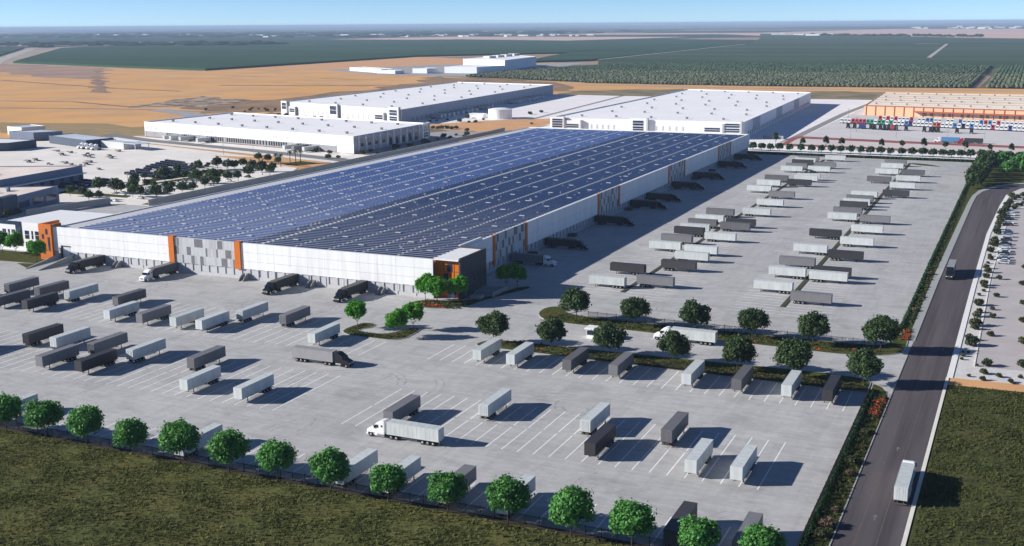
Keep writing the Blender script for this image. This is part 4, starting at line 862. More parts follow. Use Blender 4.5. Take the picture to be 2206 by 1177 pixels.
EX = {'AL': (-122.7, math.pi/2, 'left side of the planted strip nearer the warehouse'), 'AR': (-120.2, -math.pi/2, 'right side of the planted strip nearer the warehouse'),
      'BL': (-68.0, math.pi/2, 'left side of the planted strip nearer the road'), 'BR': (-66.3, -math.pi/2, 'right side of the planted strip nearer the road')}
for q, items in EA.items():
    x, rz, wd = EX[q]; n = {}; tt = {}
    for k, y in items: tt[k] = tt.get(k, 0) + 1
    for k, y in items:
        n[k] = n.get(k, 0) + 1; c = CN[k]
        lab = f'nearest {c} box trailer on the {wd}' if n[k] == 1 else (f'farthest {c} box trailer on the {wd}' if n[k] == tt[k] else f'{nth(n[k])} nearest {c} box trailer on the {wd}')
        put_trailer(k, (x, y + 1.27, 0), rz, lab, 'trailers parked along the planted strips in the east yard')

# ---------------------------------------------------------------- trucks
M_tgw = M_tm
tk = {'wg': make_truck(M_tg, M_tg, M_cabw, 'x'), 'kd': make_truck(M_td, M_td, M_cabk, 'x'), 'ww': make_truck(M_tw, M_tw, M_cabw, 'x'), 'km': make_truck(M_tm, M_tm, M_cabk, 'x')}
seen = set()
def put_truck(k, loc, rz, label, group=None):
    if k not in seen: o = tk[k]; seen.add(k); o.location = loc; o.rotation_euler = (0, 0, rz); o['label'] = label
    else: o = copy_tree(tk[k], None, loc, rz, label)
    if group: o['group'] = group
    return o
LT = 18.3
DG = 'trucks backed against the front docks'
put_truck('kd', (-322.0, Y0 - .05, 0), math.pi, 'black semi truck docked at the front wall next to the drive ramp', DG)
put_truck('wg', (-286.6, Y0 - .05, 0), math.pi, 'white cab truck with grey trailer docked under the left orange fin', DG)
put_truck('kd', (-232.9, Y0 - .05, 0), math.pi, 'black semi truck docked at the front wall right of the grey cladding', DG)
put_truck('kd', (-204.3, Y0 - .05, 0), math.pi, 'black semi truck docked at the front wall nearest the green corner trees', DG)
RG = 'trucks backed against the shaded east docks'
ys = [392.2, 426.5, 486.5, 537.5, 563, 609.5, 654, 712, 757]
for i, y in enumerate(ys):
    lab = 'white cab truck with grey trailer docked at the shaded east wall' if i == 0 else f'{nth(i)} nearest black semi truck docked along the shaded east wall'
    put_truck('wg' if i == 0 else 'kd', (X1 + .3, y, 0), -math.pi/2, lab, RG)
put_truck('km', (-178.9, 250.6, 0), -math.pi/2, 'black cab truck with grey trailer driving across the west yard')
put_truck('ww', (-111.3, 208.4, 0), math.pi/2, 'white semi truck driving left behind the front fence')
put_truck('ww', (-76.0, 309.4, 0), math.pi/2, 'white semi truck in the entry lane beside the gatehouse')
put_truck('km', (-21.2, 441.8, 0), math.pi, 'grey truck driving towards the camera on the road')
put_truck('ww', (-16.3, 214.2, 0), 0, 'white truck driving away on the road in the foreground')

# ---------------------------------------------------------------- trees near the site
def place_all(protos, spots, labels, group=None, rng=random.Random(5), jitter=.1, z=0.0, scales=None, rot=True):
    out = []
    for i, (x, y) in enumerate(spots):
        p = protos[i % len(protos)]; s = (scales[i] if scales else 1.0) * (1 + rng.uniform(-jitter, jitter)); a = rng.uniform(0, 6.28) if rot else 0
        if not p.get('used'): o = p; p['used'] = True; o.location = (x, y, z); o.rotation_euler = (0, 0, a); o.scale = (s,)*3
        else: o = copy_tree(p, None, (x, y, z), a, scale=s)
        if 'used' in o.keys() and o is not p: del o['used']
        o['label'] = labels[i]
        if group: o['group'] = group
        out.append(o)
    return out
def order_labels(spots, fmt, z=3):
    o = sorted(range(len(spots)), key=lambda i: photo_x(spots[i][0], spots[i][1], z)); lab = [None]*len(spots)
    for r, i in enumerate(o): lab[i] = fmt.format(nth(r + 1))
    return lab
FT = [make_tree('fence_tree', '', 'tree', s, 3.65, 3.55, 5.1, 5600, .30, L_FENCE, 2.5, .15, 34) for s in (1, 2, 3, 4)]
fx = [-206.7, -195.2, -183.0, -170.2, -157.2, -144.6, -132.4, -119.8, -106.6, -93.9, -81.3, -68.9, -57.4, -45.6, -34.6]
sp = [(x, 177.6 if x > -200 else 177.2) for x in fx]; place_all(FT, sp, order_labels(sp, '{} round green tree from the left along the front fence'), 'trees along the front fence', jitter=.09)
DT = [make_tree('shade_tree', '', 'tree', s, 4.6, 3.9, 5.6, 6200, .34, L_DARK, 2.6, .2, 32) for s in (11, 12)]
up = [(-122.8, 320.2), (-103.8, 319.8), (-85.3, 320.0), (-68.1, 320.2), (-50.8, 319.6), (-32.4, 320.5)]
lo = [(-135.3, 286.5), (-117.3, 286.6), (-100.5, 287.0), (-82.1, 287.2), (-64.8, 287.6), (-50.3, 287.6), (-32.6, 287.4)]
place_all(DT, up + lo, order_labels(up, '{} dark round tree from the left in the upper planting bed') + order_labels(lo, '{} dark round tree from the left in the lower planting bed'), 'dark trees in the gate planting beds', jitter=.07)
BT = [make_tree('entrance_tree', '', 'tree', s, 3.8, 3.5, 5.6, 3800, .34, L_BRIGHT, 2.4, .14, 22, low=-.5, lr=(.3, .44)) for s in (21, 22)]
sp = [(-178.2, 324.6), (-171.6, 320.8), (-166.8, 326.6), (-160.8, 351.5), (-157.4, 353.0), (-180.7, 286.0), (-164.0, 280.9), (-163.6, 290.0), (-368.8, 330.0), (-349.8, 322.8), (-377.5, 331.2)]
place_all(BT, sp, ['bright green tree at the left of the entrance bed', 'bright green tree in the middle of the entrance bed above the red flowers', 'bright green tree in front of the charcoal entrance wall', 'left of two shaded green trees beside the entrance ramp', 'right of two shaded green trees beside the entrance ramp', 'bright green tree at the left end of the small yard island', 'nearer bright green tree on the right end of the small yard island', 'farther darker tree on the right end of the small yard island', 'bright green tree in front of the white office wing', 'bright green tree in front of the left orange portal', 'bright green tree cut by the left edge of the picture'], 'bright green trees by the entrances', jitter=.05)
# ring of small round trees beyond the north edge
NT = [make_tree('boundary_tree', '', 'tree', s, 2.75, 2.7, 3.3, 420, .62, L_HEDGE, 1.2, .14, 14) for s in (31, 32)]
nx = [-185.8, -178.6, -172.2, -166.3, -159.8, -152.6, -144.8, -137.4, -130.6, -123.6, -117.3, -110.8, -104.0, -97.4, -90.9, -84.2, -77.2, -70.1, -63.2, -56.7, -50.9, -45.1, -39.5, -33.2, -26.3, -20.8, -15.0, -8.8, -2.8, 4, 11, 18]
sp = [(x, 817.5) for x in nx]; place_all(NT, sp, order_labels(sp, '{} small round tree from the left in the row beyond the east yard'), 'round trees beyond the east yard', jitter=.07)
ST = [make_tree('slim_tree', '', 'tree', s, 1.9, 3.4, 6.2, 380, .6, L_PARK, 3.0, .15, 14) for s in (33, 34)]
sp = [(-169.5, 851), (-147, 836), (-131, 838), (-120.1, 838.2), (-93.2, 841.9), (-79.6, 843.8), (-65.4, 846.1), (-51.0, 845.4), (-38.3, 844.1), (-22.4, 844.2), (-9.0, 843.4)]
place_all(ST, sp, order_labels(sp, '{} slim dark tree from the left standing behind the round trees'), 'slim trees behind the round tree row', jitter=.15)
CT = [make_tree('corner_tree', '', 'tree', s, 4.2, 3.9, 4.6, 1100, .58, L_FENCE, 2.0, .2, 22) for s in (41, 42)]
sp = [(-13.6, 752), (-9, 733), (-4.6, 768), (-11.5, 788), (-1.5, 786), (1.5, 742), (5, 766), (10, 792), (14, 748)]
place_all(CT, sp, order_labels(sp, '{} green tree from the left in the clump inside the road bend'), 'green trees inside the road bend', jitter=.12)
KT = [make_tree('conifer', '', 'tree', s, 2.9, 4.4, 4.6, 1000, .55, L_DARK, 1.5, .2, 24, low=-.9) for s in (43, 44)]
sp = [(-25.8, 682), (-25.0, 700), (-25.2, 717), (-24.6, 735), (-23.0, 756), (-20.5, 780), (-24.4, 770), (-22.0, 690), (-21.0, 709), (-20.5, 728), (-19.0, 748), (-17.5, 770), (-26.3, 668), (-22.8, 676)]
place_all(KT, sp, order_labels(sp, '{} dark bushy tree from the left at the north east yard corner'), 'dark trees at the yard corner', jitter=.15, scales=[1.15]*14)
# car park trees on the left
PT = [make_tree('car_park_tree', '', 'tree', s, 2.6, 2.5, 3.4, 520, .5, lm, 1.5, .15, 16) for s, lm in ((51, L_PARK), (52, L_DARK), (53, L_PARK), (54, L_DARK))]
PARK = [(-471.9, 587.9, 3.0), (-461.8, 584.8, 2.7), (-458.8, 588.2, 2.4), (-459.4, 597.4, 2.5), (-443.0, 585.2, 2.9), (-472.9, 631.9, 2.3), (-462.5, 628.1, 2.3), (-450.1, 622.8, 2.0), (-428.0, 575.4, 3.2), (-422.6, 575.4, 2.6), (-426.1, 559.2, 2.8), (-428.3, 542.1, 2.3), (-447.2, 559.4, 1.6), (-425.1, 547.3, 2.3), (-456.0, 560.3, 1.6), (-425.7, 525.6, 3.4), (-461.0, 560.5, 1.3), (-441.0, 529.2, 3.0), (-423.5, 515.2, 2.4), (-421.6, 523.4, 2.2), (-418.7, 499.1, 2.1), (-419.9, 491.7, 2.6), (-437.4, 504.3, 1.7), (-443.3, 505.6, 1.5), (-419.1, 480.2, 2.3), (-451.0, 504.5, 1.6), (-455.9, 504.4, 1.8), (-419.3, 470.3, 2.9), (-466.5, 505.9, 2.5), (-438.9, 474.0, 2.3), (-433.9, 474.4, 2.3), (-480.4, 529.9, 1.5), (-466.2, 531.4, 3.0), (-459.9, 533.8, 2.5), (-455.6, 535.5, 2.3), (-483.3, 563.0, 1.9), (-471.4, 563.1, 1.6), (-482.4, 581.5, 2.2), (-485.0, 594.8, 1.2), (-460.1, 484.6, 2.8), (-452.7, 480.5, 2.3), (-480.4, 540.3, 1.6), (-431.8, 591.7, 2.1), (-466.8, 478.8, 3.2), (-457.0, 480.1, 2.8), (-449.4, 453.1, 2.0), (-462.9, 462.4, 2.1), (-473.1, 463.5, 2.1), (-447.9, 458.5, 1.7), (-445.6, 482.0, 3.2), (-444.0, 394.4, 1.8), (-446.3, 403.5, 1.2)]
sp = [p[:2] for p in PARK]; place_all(PT, sp, order_labels(sp, '{} dark round tree from the left in the car park beside the solar roof'), 'trees in the west car park', scales=[p[2] / 2.1 for p in PARK], jitter=.05)
for a in ([(-416, 455), (-412, 455), (-411, 620), (-417, 610)], [(-470, 500), (-466, 500), (-455, 560), (-462, 562)], [(-485, 545), (-474, 520), (-458, 590), (-478, 585)], [(-490, 470), (-440, 470), (-442, 476), (-492, 480)]): sheet('verge_lawn', a, -.08, M_lawn)
# palms
pm = thing('palm_tree', '', 'palm', group='palms beside the dry plot'); mb = MB(); mb.cyl((0, 0, 0), (.1, 0, 8), .28, .2, 8); mb.build('trunk', M_bark, pm); mb = MB()
for i in range(16):
    a = i * 2.4; d = Vector((math.cos(a), math.sin(a), 0)); pz = Vector((-d.y, d.x, 0)) * .38; l0 = Vector((.1, 0, 8)); up_ = .9 - .12*i
    p1 = l0 + d*1.1 + Vector((0, 0, up_)); p2 = l0 + d*2.3 + Vector((0, 0, up_ - 1.1)); mb.quad(l0 - pz*.3, l0 + pz*.3, p1 + pz, p1 - pz); mb.quad(p1 - pz, p1 + pz, p2 + pz*.3, p2 - pz*.3)
mb.build('crown', L_PARK, pm); pm['used'] = False
sp = [(-446.2, 630.6), (-443.6, 633.4), (-441.1, 635.2), (-441.1, 613.0), (-447.0, 616.0)]
place_all([pm], sp, ['left palm of the three on the grass beside the dry plot', 'middle palm of the three on the grass beside the dry plot', 'right palm of the three on the grass beside the dry plot', 'right palm of the pair at the end of the car park', 'left palm of the pair at the end of the car park'], jitter=.05)
sheet('verge_lawn', [(-452, 628), (-436, 622), (-428, 640), (-448, 646)], -.05, M_lawn)
# shrubs round the neighbouring halls
VB = [make_bush('shrub', '', 'shrub', s, 2.0, 2.6, 220, .5, lm, 7) for s, lm in ((61, L_PARK), (62, L_DESERT))]
groups = [('along the shaded end of the mid left hall', [(-430.1, 696.3), (-433.7, 712.7), (-429.9, 741.4), (-425.1, 754.4), (-429.6, 745.2), (-426.5, 762.4), (-427.0, 781.2), (-423.3, 782.5), (-430.7, 789.8), (-426.8, 804.1), (-433.7, 826.9), (-478.4, 700.7), (-469.7, 697.7), (-454.5, 690.8), (-440.4, 667.2), (-433.7, 669.7), (-420, 700), (-418, 720), (-416, 745), (-415, 770), (-414, 800), (-416, 830), (-424, 850), (-424, 820)]),
          ('before the front of the second hall', [(-699.4, 973.2), (-688.3, 970), (-675.5, 965), (-659.1, 962.4), (-645.4, 956.7), (-635.7, 954.7), (-626.4, 951.9), (-614.6, 947.8), (-597.1, 941.2), (-587.6, 938.6), (-578.2, 934.8), (-566.2, 931), (-555, 925), (-545, 921.7), (-650, 948), (-610, 938)]),
          ('beside the yard east of the second hall', [(-514.1, 953.3), (-512.6, 964.4), (-508.3, 978.0), (-488.8, 965.2), (-476.2, 959.6), (-500.1, 1004.9), (-495.1, 1015.9), (-470.2, 961.7), (-475.9, 990.2), (-478.6, 893.2), (-474.7, 894.6), (-471.1, 895.9), (-466.8, 897.4), (-459.1, 891.4), (-459.0, 900.2), (-439.2, 881.4), (-430.4, 843.0), (-413.7, 962.2), (-461.1, 1069.3), (-459.4, 1093.9)]),
          ('on the bank left of the second hall', [(-822.2, 1009.8), (-809.6, 1041.0), (-771.1, 1020.5), (-769.9, 1034.1), (-762.7, 1036.5), (-745.6, 1016.2), (-751.8, 1040.2), (-761.1, 998.3), (-784.3, 1042.7), (-741.1, 1023.7)])]
for wd, sp in groups: place_all(VB, sp, order_labels(sp, '{} dark shrub from the left ' + wd), 'shrubs ' + wd, jitter=.35)
# desert garden on the right
DB = [(-9.2, 415.6, 1.5), (-9.2, 409.2, 0.8), (-10.3, 402.5, 0.8), (-9.9, 387.9, 2.1), (-5.0, 402.4, 1.3), (-9.4, 360.3, 2.2), (-9.6, 356.0, 1.6), (-9.5, 337.0, 2.4), (-10.4, 342.5, 1.6), (-11.3, 328.5, 0.5), (-10.0, 329.0, 0.4), (-11.2, 324.7, 0.8), (-11.3, 321.2, 0.7), (-4.7, 317.6, 1.7), (-7.2, 316.6, 0.4), (-5.3, 309.7, 1.2), (-8.7, 305.7, 0.7), (-5.3, 303.8, 1.0), (-1.6, 308.2, 1.0), (1.2, 304.6, 0.9), (-5.0, 349.9, 1.4), (-5.6, 383.3, 0.9), (-5.2, 372.7, 1.2), (3.4, 370.5, 1.5), (4.0, 344.1, 2.0), (3.7, 320.2, 1.8), (1.9, 303.6, 0.6), (-4.7, 641.3, 2.5), (-6.3, 607.1, 2.3), (-8.1, 580.3, 2.5), (-8.5, 549.5, 2.1), (-8.4, 525.5, 2.2), (-8.8, 496.5, 2.3), (-9.5, 474.3, 0.9), (-9.6, 458.7, 0.9), (-9.1, 441.7, 1.7), (-9.5, 419.1, 1.8), (-4.9, 431.5, 1.3), (-5.2, 627.3, 1.4), (-2.8, 602.2, 1.8), (0.1, 614.4, 1.4), (0.7, 622.4, 1.1), (0.6, 647.0, 2.0), (-8.6, 538, 1.9), (-8.7, 510, 1.7), (-8.2, 566, 2.0), (3.2, 395, 1.4), (2.6, 425, 1.3), (3.0, 455, 1.4), (9, 330, 1.8), (9, 360, 1.7), (8, 400, 1.6), (-9.3, 432, 1.5), (-9.9, 449, 1.4), (-9.0, 467, 1.5), (-9.4, 483, 1.9), (-9.8, 372, 1.6), (-9.2, 378, 1.3), (-8.9, 503, 1.9), (-8.4, 532, 2.0), (-8.0, 556, 2.2), (-7.4, 573, 2.1), (-7.0, 590, 2.2), (-6.2, 600, 2.0), (-5.2, 618, 2.2), (-3.6, 633, 2.0), (-1.5, 612, 1.5), (-2.0, 640, 1.8), (2.0, 630, 1.7), (-10.6, 347, .8), (-10.8, 366, .7), (3.5, 295.6 + 14, .8)]
DBp = [make_bush('desert_shrub', '', 'shrub', s, 1.35, 2.1, 420, .3, lm, 8) for s, lm in ((71, L_DESERT), (72, L_PARK), (73, L_DESERT))]
o_ = sorted(range(len(DB)), key=lambda i: DB[i][1]); labs = [None]*len(DB)
for r, i in enumerate(o_): labs[i] = f'{nth(r + 1)} nearest olive shrub in the gravel garden right of the road'
place_all(DBp, [p[:2] for p in DB], labs, 'shrubs in the gravel garden', scales=[max(.35, p[2] / 1.6) for p in DB], jitter=.08)
# hedges, flower beds, lawn shrubs
def hedge(label, pts, wd, h, n, leaf, lm, name='hedge', seed=1, parts=True):
    rng = np.random.default_rng(seed); t = thing(name, label, 'hedge'); lumps = []; tot_ = sum((Vector(pts[i+1]) - Vector(pts[i])).length for i in range(len(pts)-1)); mb = MB()
    for i in range(len(pts) - 1):
        a, b = Vector(pts[i]), Vector(pts[i+1]); L_ = (b - a).length; m = max(2, int(L_ / (h*.7)))
        for j in range(m): p = a.lerp(b, (j + .5)/m); lumps.append((p.x + rng.uniform(-.15, .15)*wd, p.y + rng.uniform(-.15, .15)*wd, h*rng.uniform(.42, .58), max(wd, h)*.5*rng.uniform(.85, 1.15)))
        k = max(2, int(L_ / 4))
        for j in range(k): p = a.lerp(b, (j + .5)/k); mb.cyl((p.x, p.y, -.02), (p.x, p.y, h*.6), .06, .03, 5)
    V, F = leaf_cloud(rng, lumps, n, leaf); V[:, 2] = np.clip(V[:, 2], .03, h*1.1); np_mesh('foliage', V, F, lm, t); mb.build('stem', M_bark, t); return t
hedge('dark clipped hedge along the yard edge in the right foreground', [(-30.0, 179.5), (-29.9, 283)], 0.7, 1.0, 5000, .24, L_HEDGE, seed=81)
hedge('long dark clipped hedge between the east yard and the road', [(-29.7, 346), (-29.5, 480), (-28.6, 700)], 0.6, 1.0, 10000, .30, L_HEDGE, seed=82)
hedge('low dark hedge along the far side of the east yard', [(-183, 796.2), (-28, 796.2), (30, 796.2)], 1.6, 1.7, 5000, .6, L_HEDGE, seed=83)
def flowers(label, spots, n, leaf, lm, name='flower_bed', h=.5, r=.7, seed=1):
    rng = np.random.default_rng(seed); V, F = leaf_cloud(rng, [(x + rng.uniform(-.4, .4), y + rng.uniform(-.4, .4), z_ + h*.5, r*rng.uniform(.6, 1.5)*.7) for x, y, z_ in spots], n, leaf); V[:, 2] = np.maximum(V[:, 2], .15)
    o = np_mesh(name, V, F, lm); tag(o, label, 'flowers', kind='stuff'); return o
rg = random.Random(9)
def scatter(cx, cy, dx, dy, n, z=.16): return [(cx + rg.uniform(-dx, dx), cy + rg.uniform(-dy, dy), z) for _ in range(n)]
flowers('red flowers under the bright trees at the warehouse entrance', scatter(-172.5, 319.0, 5.5, 1.2, 40), 420, .15, L_RED, seed=1)
flowers('red flowers beside the road at the gate exit', scatter(-27.4, 340.0, 1.0, 5.0, 50), 480, .15, L_RED, seed=2)
flowers('red flowers beside the road below the gate', scatter(-27.4, 270.5, 1.1, 7.0, 60), 520, .15, L_RED, seed=3)
flowers('scattered red flowers in the upper planting bed', [(-133.5, 322, .16), (-132.6, 323, .16), (-134.4, 321, .16), (-130.6, 325, .16)] + [(x, rg.uniform(315.5, 318.5), .16) for x in (-88, -79.5, -66, -58, -57, -52, -49, -48, -42, -39, -36)], 200, .15, L_RED, seed=4)
flowers('scattered red flowers in the lower planting bed', [(x, rg.uniform(283.2, 286.5), .16) for x in (-121, -119.5, -112.4, -112, -96, -94, -88, -70, -66, -62, -58, -45, -41)], 180, .15, L_RED, seed=5)
L_GC = leaf_mat('leaf_groundcover', (0.045, 0.075, 0.02), (0.085, 0.085, 0.03), obj=.05)
def cover(label, pts_fn, n, seed):
    rng = np.random.default_rng(seed); lum = [(*pts_fn(), .18, rng.uniform(.25, .6)) for _ in range(n // 14)]
    V, F = leaf_cloud(rng, lum, n, .22); V[:, 2] = np.maximum(V[:, 2], .12); o = np_mesh('ground_cover', V, F, L_GC); tag(o, label, 'plants', kind='stuff')
cover('low ground cover in the lower planting bed', lambda: (rg.uniform(-138, -32), rg.uniform(283, 290.5)), 9000, 1)
cover('low ground cover in the upper planting bed', lambda: (rg.uniform(-133, -32), rg.uniform(316, 324)), 9000, 2)
cover('low ground cover in the entrance bed', lambda: (rg.uniform(-179, -163), rg.uniform(318, 326)), 2500, 3)
cover('low ground cover on the roadside verge below the gate', lambda: (rg.uniform(-29, -26.4), rg.uniform(180, 283)), 4500, 4)
cover('low ground cover among the red roadside flowers', lambda: (rg.uniform(-28.6, -26.2), rg.choice((rg.uniform(263, 279), rg.uniform(335, 346)))), 2600, 7)
cover('low ground cover on the roadside verge above the gate', lambda: (rg.uniform(-28.6, -26.8), rg.uniform(346, 640)), 9000, 5)
cover('low ground cover on the small yard island', lambda: (lambda q: (rg.uniform(-180, -165), rg.uniform(278.6, 281.6)) if q < .5 else ((rg.uniform(-182.5, -179.8), rg.uniform(281, 291)) if q < .75 else (rg.uniform(-165.6, -162.2), rg.uniform(281, 291))))(rg.random()), 2200, 6)
LS = [make_bush('flowering_shrub', '', 'shrub', s, 1.25, 1.5, 620, .2, lm, 8) for s, lm in ((91, L_PALE), (92, L_DESERT))]
sp = [(-27.3, 199.5), (-27.6, 195.2), (-27.4, 226), (-28.0, 233), (-27.2, 207), (-27.6, 252), (-28.2, 372), (-28.1, 392), (-28.0, 430), (-27.8, 462)]
o_ = order_labels(sp, '{} nearest'); ordr = sorted(range(len(sp)), key=lambda i: sp[i][1]); labs = [None]*len(sp)
for r, i in enumerate(ordr): labs[i] = f'{nth(r + 1)} nearest pinkish flowering shrub on the roadside verge'
place_all(LS, sp, labs, 'flowering shrubs on the verge', jitter=.25, scales=[1.15, .95, 1.05, 1.0, .7, .8, .9, .8, .8, .8])

# ---------------------------------------------------------------- fences
M_fence = mat('fence_black', (0.018, 0.016, 0.016), .6, scale=2, var=.2)
def fence(label, a, b, h=1.9, step=3.0, pitch=.16, r=.022, gate=None):
    a, b = Vector(a), Vector(b); d = b - a; L_ = d.length; t = thing('metal_fence', label, 'fence', (a.x, a.y, 0), math.atan2(d.y, d.x)); mb = MB()
    mb.box(0, L_, -.02, .02, h - .25, h - .18); mb.box(0, L_, -.02, .02, .16, .23)
    x = .08
    while x < L_: mb.box(x - r, x + r, -r, r, .05, h - .03); x += pitch
    mb.build('picket_panel', M_fence, t); p0 = None; n = int(L_ / step)
    for i in range(n + 1):
        if p0 is None: pb = MB(); pb.box(-.05, .05, -.05, .05, 0, h + .08); pb.box(-.065, .065, -.065, .065, h + .08, h + .13); p0 = pb.build('post', M_fence, t); o = p0
        else: o = p0.copy(); COL.objects.link(o)
        o.location = (i * L_ / n, 0, 0)
    return t
fence('black metal picket fence along the front of the yard', (-262, 179.0), (-30.6, 179.0))
fence('black picket fence between the lower planting bed and the parked trailers', (-107.5, 282.0), (-31, 282.0), 1.8)
fence('black picket fence behind the upper planting bed', (-121, 325.8), (-31.2, 325.8), 1.8)
fence('black picket fence beside the hedge in the right foreground', (-30.5, 179.2), (-30.4, 283.5), 1.8)
sheet('soil_strip', [(-262, 177.9), (-30.5, 177.9), (-30.5, 179.28), (-262, 179.28)], .006, mat('bare_soil', (0.035, 0.026, 0.018), .95, scale=1, var=.3))
for nm, x, y, s in (('left gate arm lying over the entry lane', -128.5, 320.5, 1), ('right gate arm lying beside the gatehouse', -105.8, 296.5, 1)):
    t = thing('gate_arm', nm, 'gate', (x, y, 0), R(62)); mb = MB(); mb.box(-.15, .15, -.15, .15, 0, 1.1); mb.build('post', M_fence, t); mb = MB(); mb.box(0, 9, -.06, .06, .8, .95)
    mb.build('arm', M_fence, t)
# ---------------------------------------------------------------- other vehicles
def car_paint(n, c): return mat('car_' + n, c, .28, scale=1, var=.04, spec=.5)
CARC = {'white': (.75, .76, .77), 'silver': (.42, .44, .46), 'dark': (.03, .035, .045), 'blue': (.05, .09, .2)}
cars = {k: None for k in CARC}
def put_car(k, loc, rz, label, group):
    if cars[k] is None: cars[k] = make_car('parked_car', car_paint(k, CARC[k]), label, group); o = cars[k]; o.location = loc; o.rotation_euler = (0, 0, rz)
    else: o = copy_tree(cars[k], None, loc, rz, label, group=group)
    return o
cy = [461.0, 464.6, 468.4, 473.6, 480.0, 483.5, 487.0, 494.0, 502.0, 511.5, 520.5, 530.0, 551.0, 556.5, 568.5, 574.0, 581.0, 590.0]
ck = ['silver', 'white', 'dark', 'silver', 'dark', 'white', 'white', 'silver', 'dark', 'dark', 'silver', 'blue', 'dark', 'white', 'dark', 'silver', 'white', 'silver']; cn = {}
for y, k in zip(cy, ck): cn[k] = cn.get(k, 0) + 1; put_car(k, (-4.4 + rnd.uniform(-.2, .2), y, 0), R(90) * (1 if rnd.random() < .5 else -1), f'{nth(cn[k])} nearest {k} car in the car park right of the road', 'cars parked right of the road')
put_car('white', (-436.5, 458.0, -.16), R(70), 'white car at the opening in the grey screen wall', 'cars in the west car park')
rg = random.Random(77)
# black vehicles packed in rows in the pale yard
bk = car_paint('black', (.012, .014, .02)); nvy = car_paint('navy', (.012, .02, .05))
def bare_car(m):
    mb = MB(); mb.side([(-2.2, .25), (2.2, .25), (2.25, .8), (1.2, 1.0), (.5, 1.65), (-1.7, 1.65), (-2.25, 1.0)], -.95, .95, 0)
    for s in (-1, 1):
        for y in (-1.4, 1.4): mb.cyl((s*.98, y, .36), (s*.8, y, .36), .36, n=8, mi=1)
    mb.box(-.8, .8, -1.3, .3, 1.64, 1.68, 2); return mb.build('stock_vehicle', [m, M_black, M_steel])
bc = [bare_car(bk), bare_car(nvy)]; used_bc = [0, 0]
def put_bc(i, loc, rz, label, group):
    if not used_bc[i]: o = bc[i]; used_bc[i] = 1
    else: o = bc[i].copy(); COL.objects.link(o)
    o.location = loc; o.rotation_euler = (0, 0, rz); tag(o, label, 'vehicle', group)
A, B, C_, D = Vector((-511, 545)), Vector((-470, 535)), Vector((-488, 601)), Vector((-536, 615))
for r in range(9):
    for c in range(13):
        if rg.random() < .12: continue
        u, v = (c + .5)/13, (r + .5)/9; p = A.lerp(B, u).lerp(D.lerp(C_, u), v); put_bc(int(rg.random() < .4), (p.x, p.y, -.17), R(20) + rg.uniform(-.1, .1), 'dark vehicle packed in the rows behind the car park trees', 'dark vehicles packed behind the car park trees')
A, B, C_, D = Vector((-518, 484)), Vector((-484, 481)), Vector((-486, 520)), Vector((-508, 525))
for r in range(5):
    for c in range(9):
        if rg.random() < .15: continue
        u, v = (c + .5)/9, (r + .5)/5; p = A.lerp(B, u).lerp(D.lerp(C_, u), v); put_bc(int(rg.random() < .4), (p.x, p.y, -.17), R(20) + rg.uniform(-.1, .1), 'dark vehicle parked beside the slate blue hall', 'dark vehicles beside the slate blue hall')
# coloured tractor units of the depot
def bobtail(m, name='tractor_unit'):
    mb = MB(); mb.side([(-3.0, .8), (2.9, .8), (2.9, 1.6), (1.5, 2.0), (1.0, 2.9), (-.4, 3.7), (-1.2, 3.6), (-1.2, 1.1), (-3.0, 1.0)], -1.15, 1.15, 0)
    for s in (-1, 1):
        for y in (2.0, -1.6, -2.6): mb.cyl((s*1.2, y, .5), (s*.75, y, .5), .5, n=10, mi=1)
    mb.quad((-1, 1.52, 2.05), (1, 1.52, 2.05), (1, 1.03, 2.88), (-1, 1.03, 2.88), 2); return mb.build(name, [m, M_black, M_win])
BC = {'white': (.72, .73, .74), 'red': (.42, .03, .04), 'green': (.03, .27, .14), 'blue': (.05, .18, .42), 'navy': (.03, .05, .18), 'orange': (.45, .16, .08), 'dark': (.02, .02, .025)}
bt = {k: None for k in BC}
def put_bt(k, loc, rz, label, group):
    if bt[k] is None: bt[k] = bobtail(car_paint('unit_' + k, BC[k])); o = bt[k]
    else: o = bt[k].copy(); COL.objects.link(o)
    o.location = loc; o.rotation_euler = (0, 0, rz); o.scale = (1.12, 1.25, 1.2); tag(o, label, 'truck', group)
seq = 'white white white red red red red green green white green green white green white white white blue navy white white white white white orange red white white white blue white dark white blue white white white white red white white white navy white white white green white blue white white white green white red white white'.split()
cn = {}
for i, k in enumerate(seq):
    x = -154 + i*3.35; cn[k] = cn.get(k, 0) + 1
    put_bt(k, (x, 1070 - .235*(x + 153) + rg.uniform(-.6, .6), -.09), R(180), f'{nth(cn[k])} {k} tractor unit from the left in the long depot row', 'tractor units in the long depot row')
cn = {}
for i in range(46):
    x = -132 + i*3.5
    if rg.random() < .14: continue
    k = 'red' if i == 1 else rg.choice(('white', 'white', 'white', 'white', 'blue', 'red')); cn[k] = cn.get(k, 0) + 1
    put_bt(k, (x, 1107 - .235*(x + 123), -.09), R(180), f'{nth(cn[k])} {k} tractor unit from the left in the rear depot row', 'tractor units in the rear depot row')
for i, (x, y) in enumerate([(-141.5, 1021), (-136.1, 1021), (-131.1, 1020), (-128.0, 1019), (-122.1, 1017), (-119.1, 1016), (-113.9, 1013.6), (-110.4, 1013), (-107.1, 1012), (-104.0, 1012), (-101.0, 1011.2), (-93.1, 1012.7), (-78.2, 1006.7), (-73.2, 1006.7), (-70.4, 1007.7), (-67.4, 1007.1), (-52.6, 1003.1), (-41.6, 1003.7)]):
    put_bt('dark' if i not in (2, 3, 9) else ('navy' if i < 9 else 'red'), (x, y, -.09), R(0), f'{nth(i + 1)} tractor unit from the left in the loose front line of the depot', 'tractor units standing in front of the depot row')
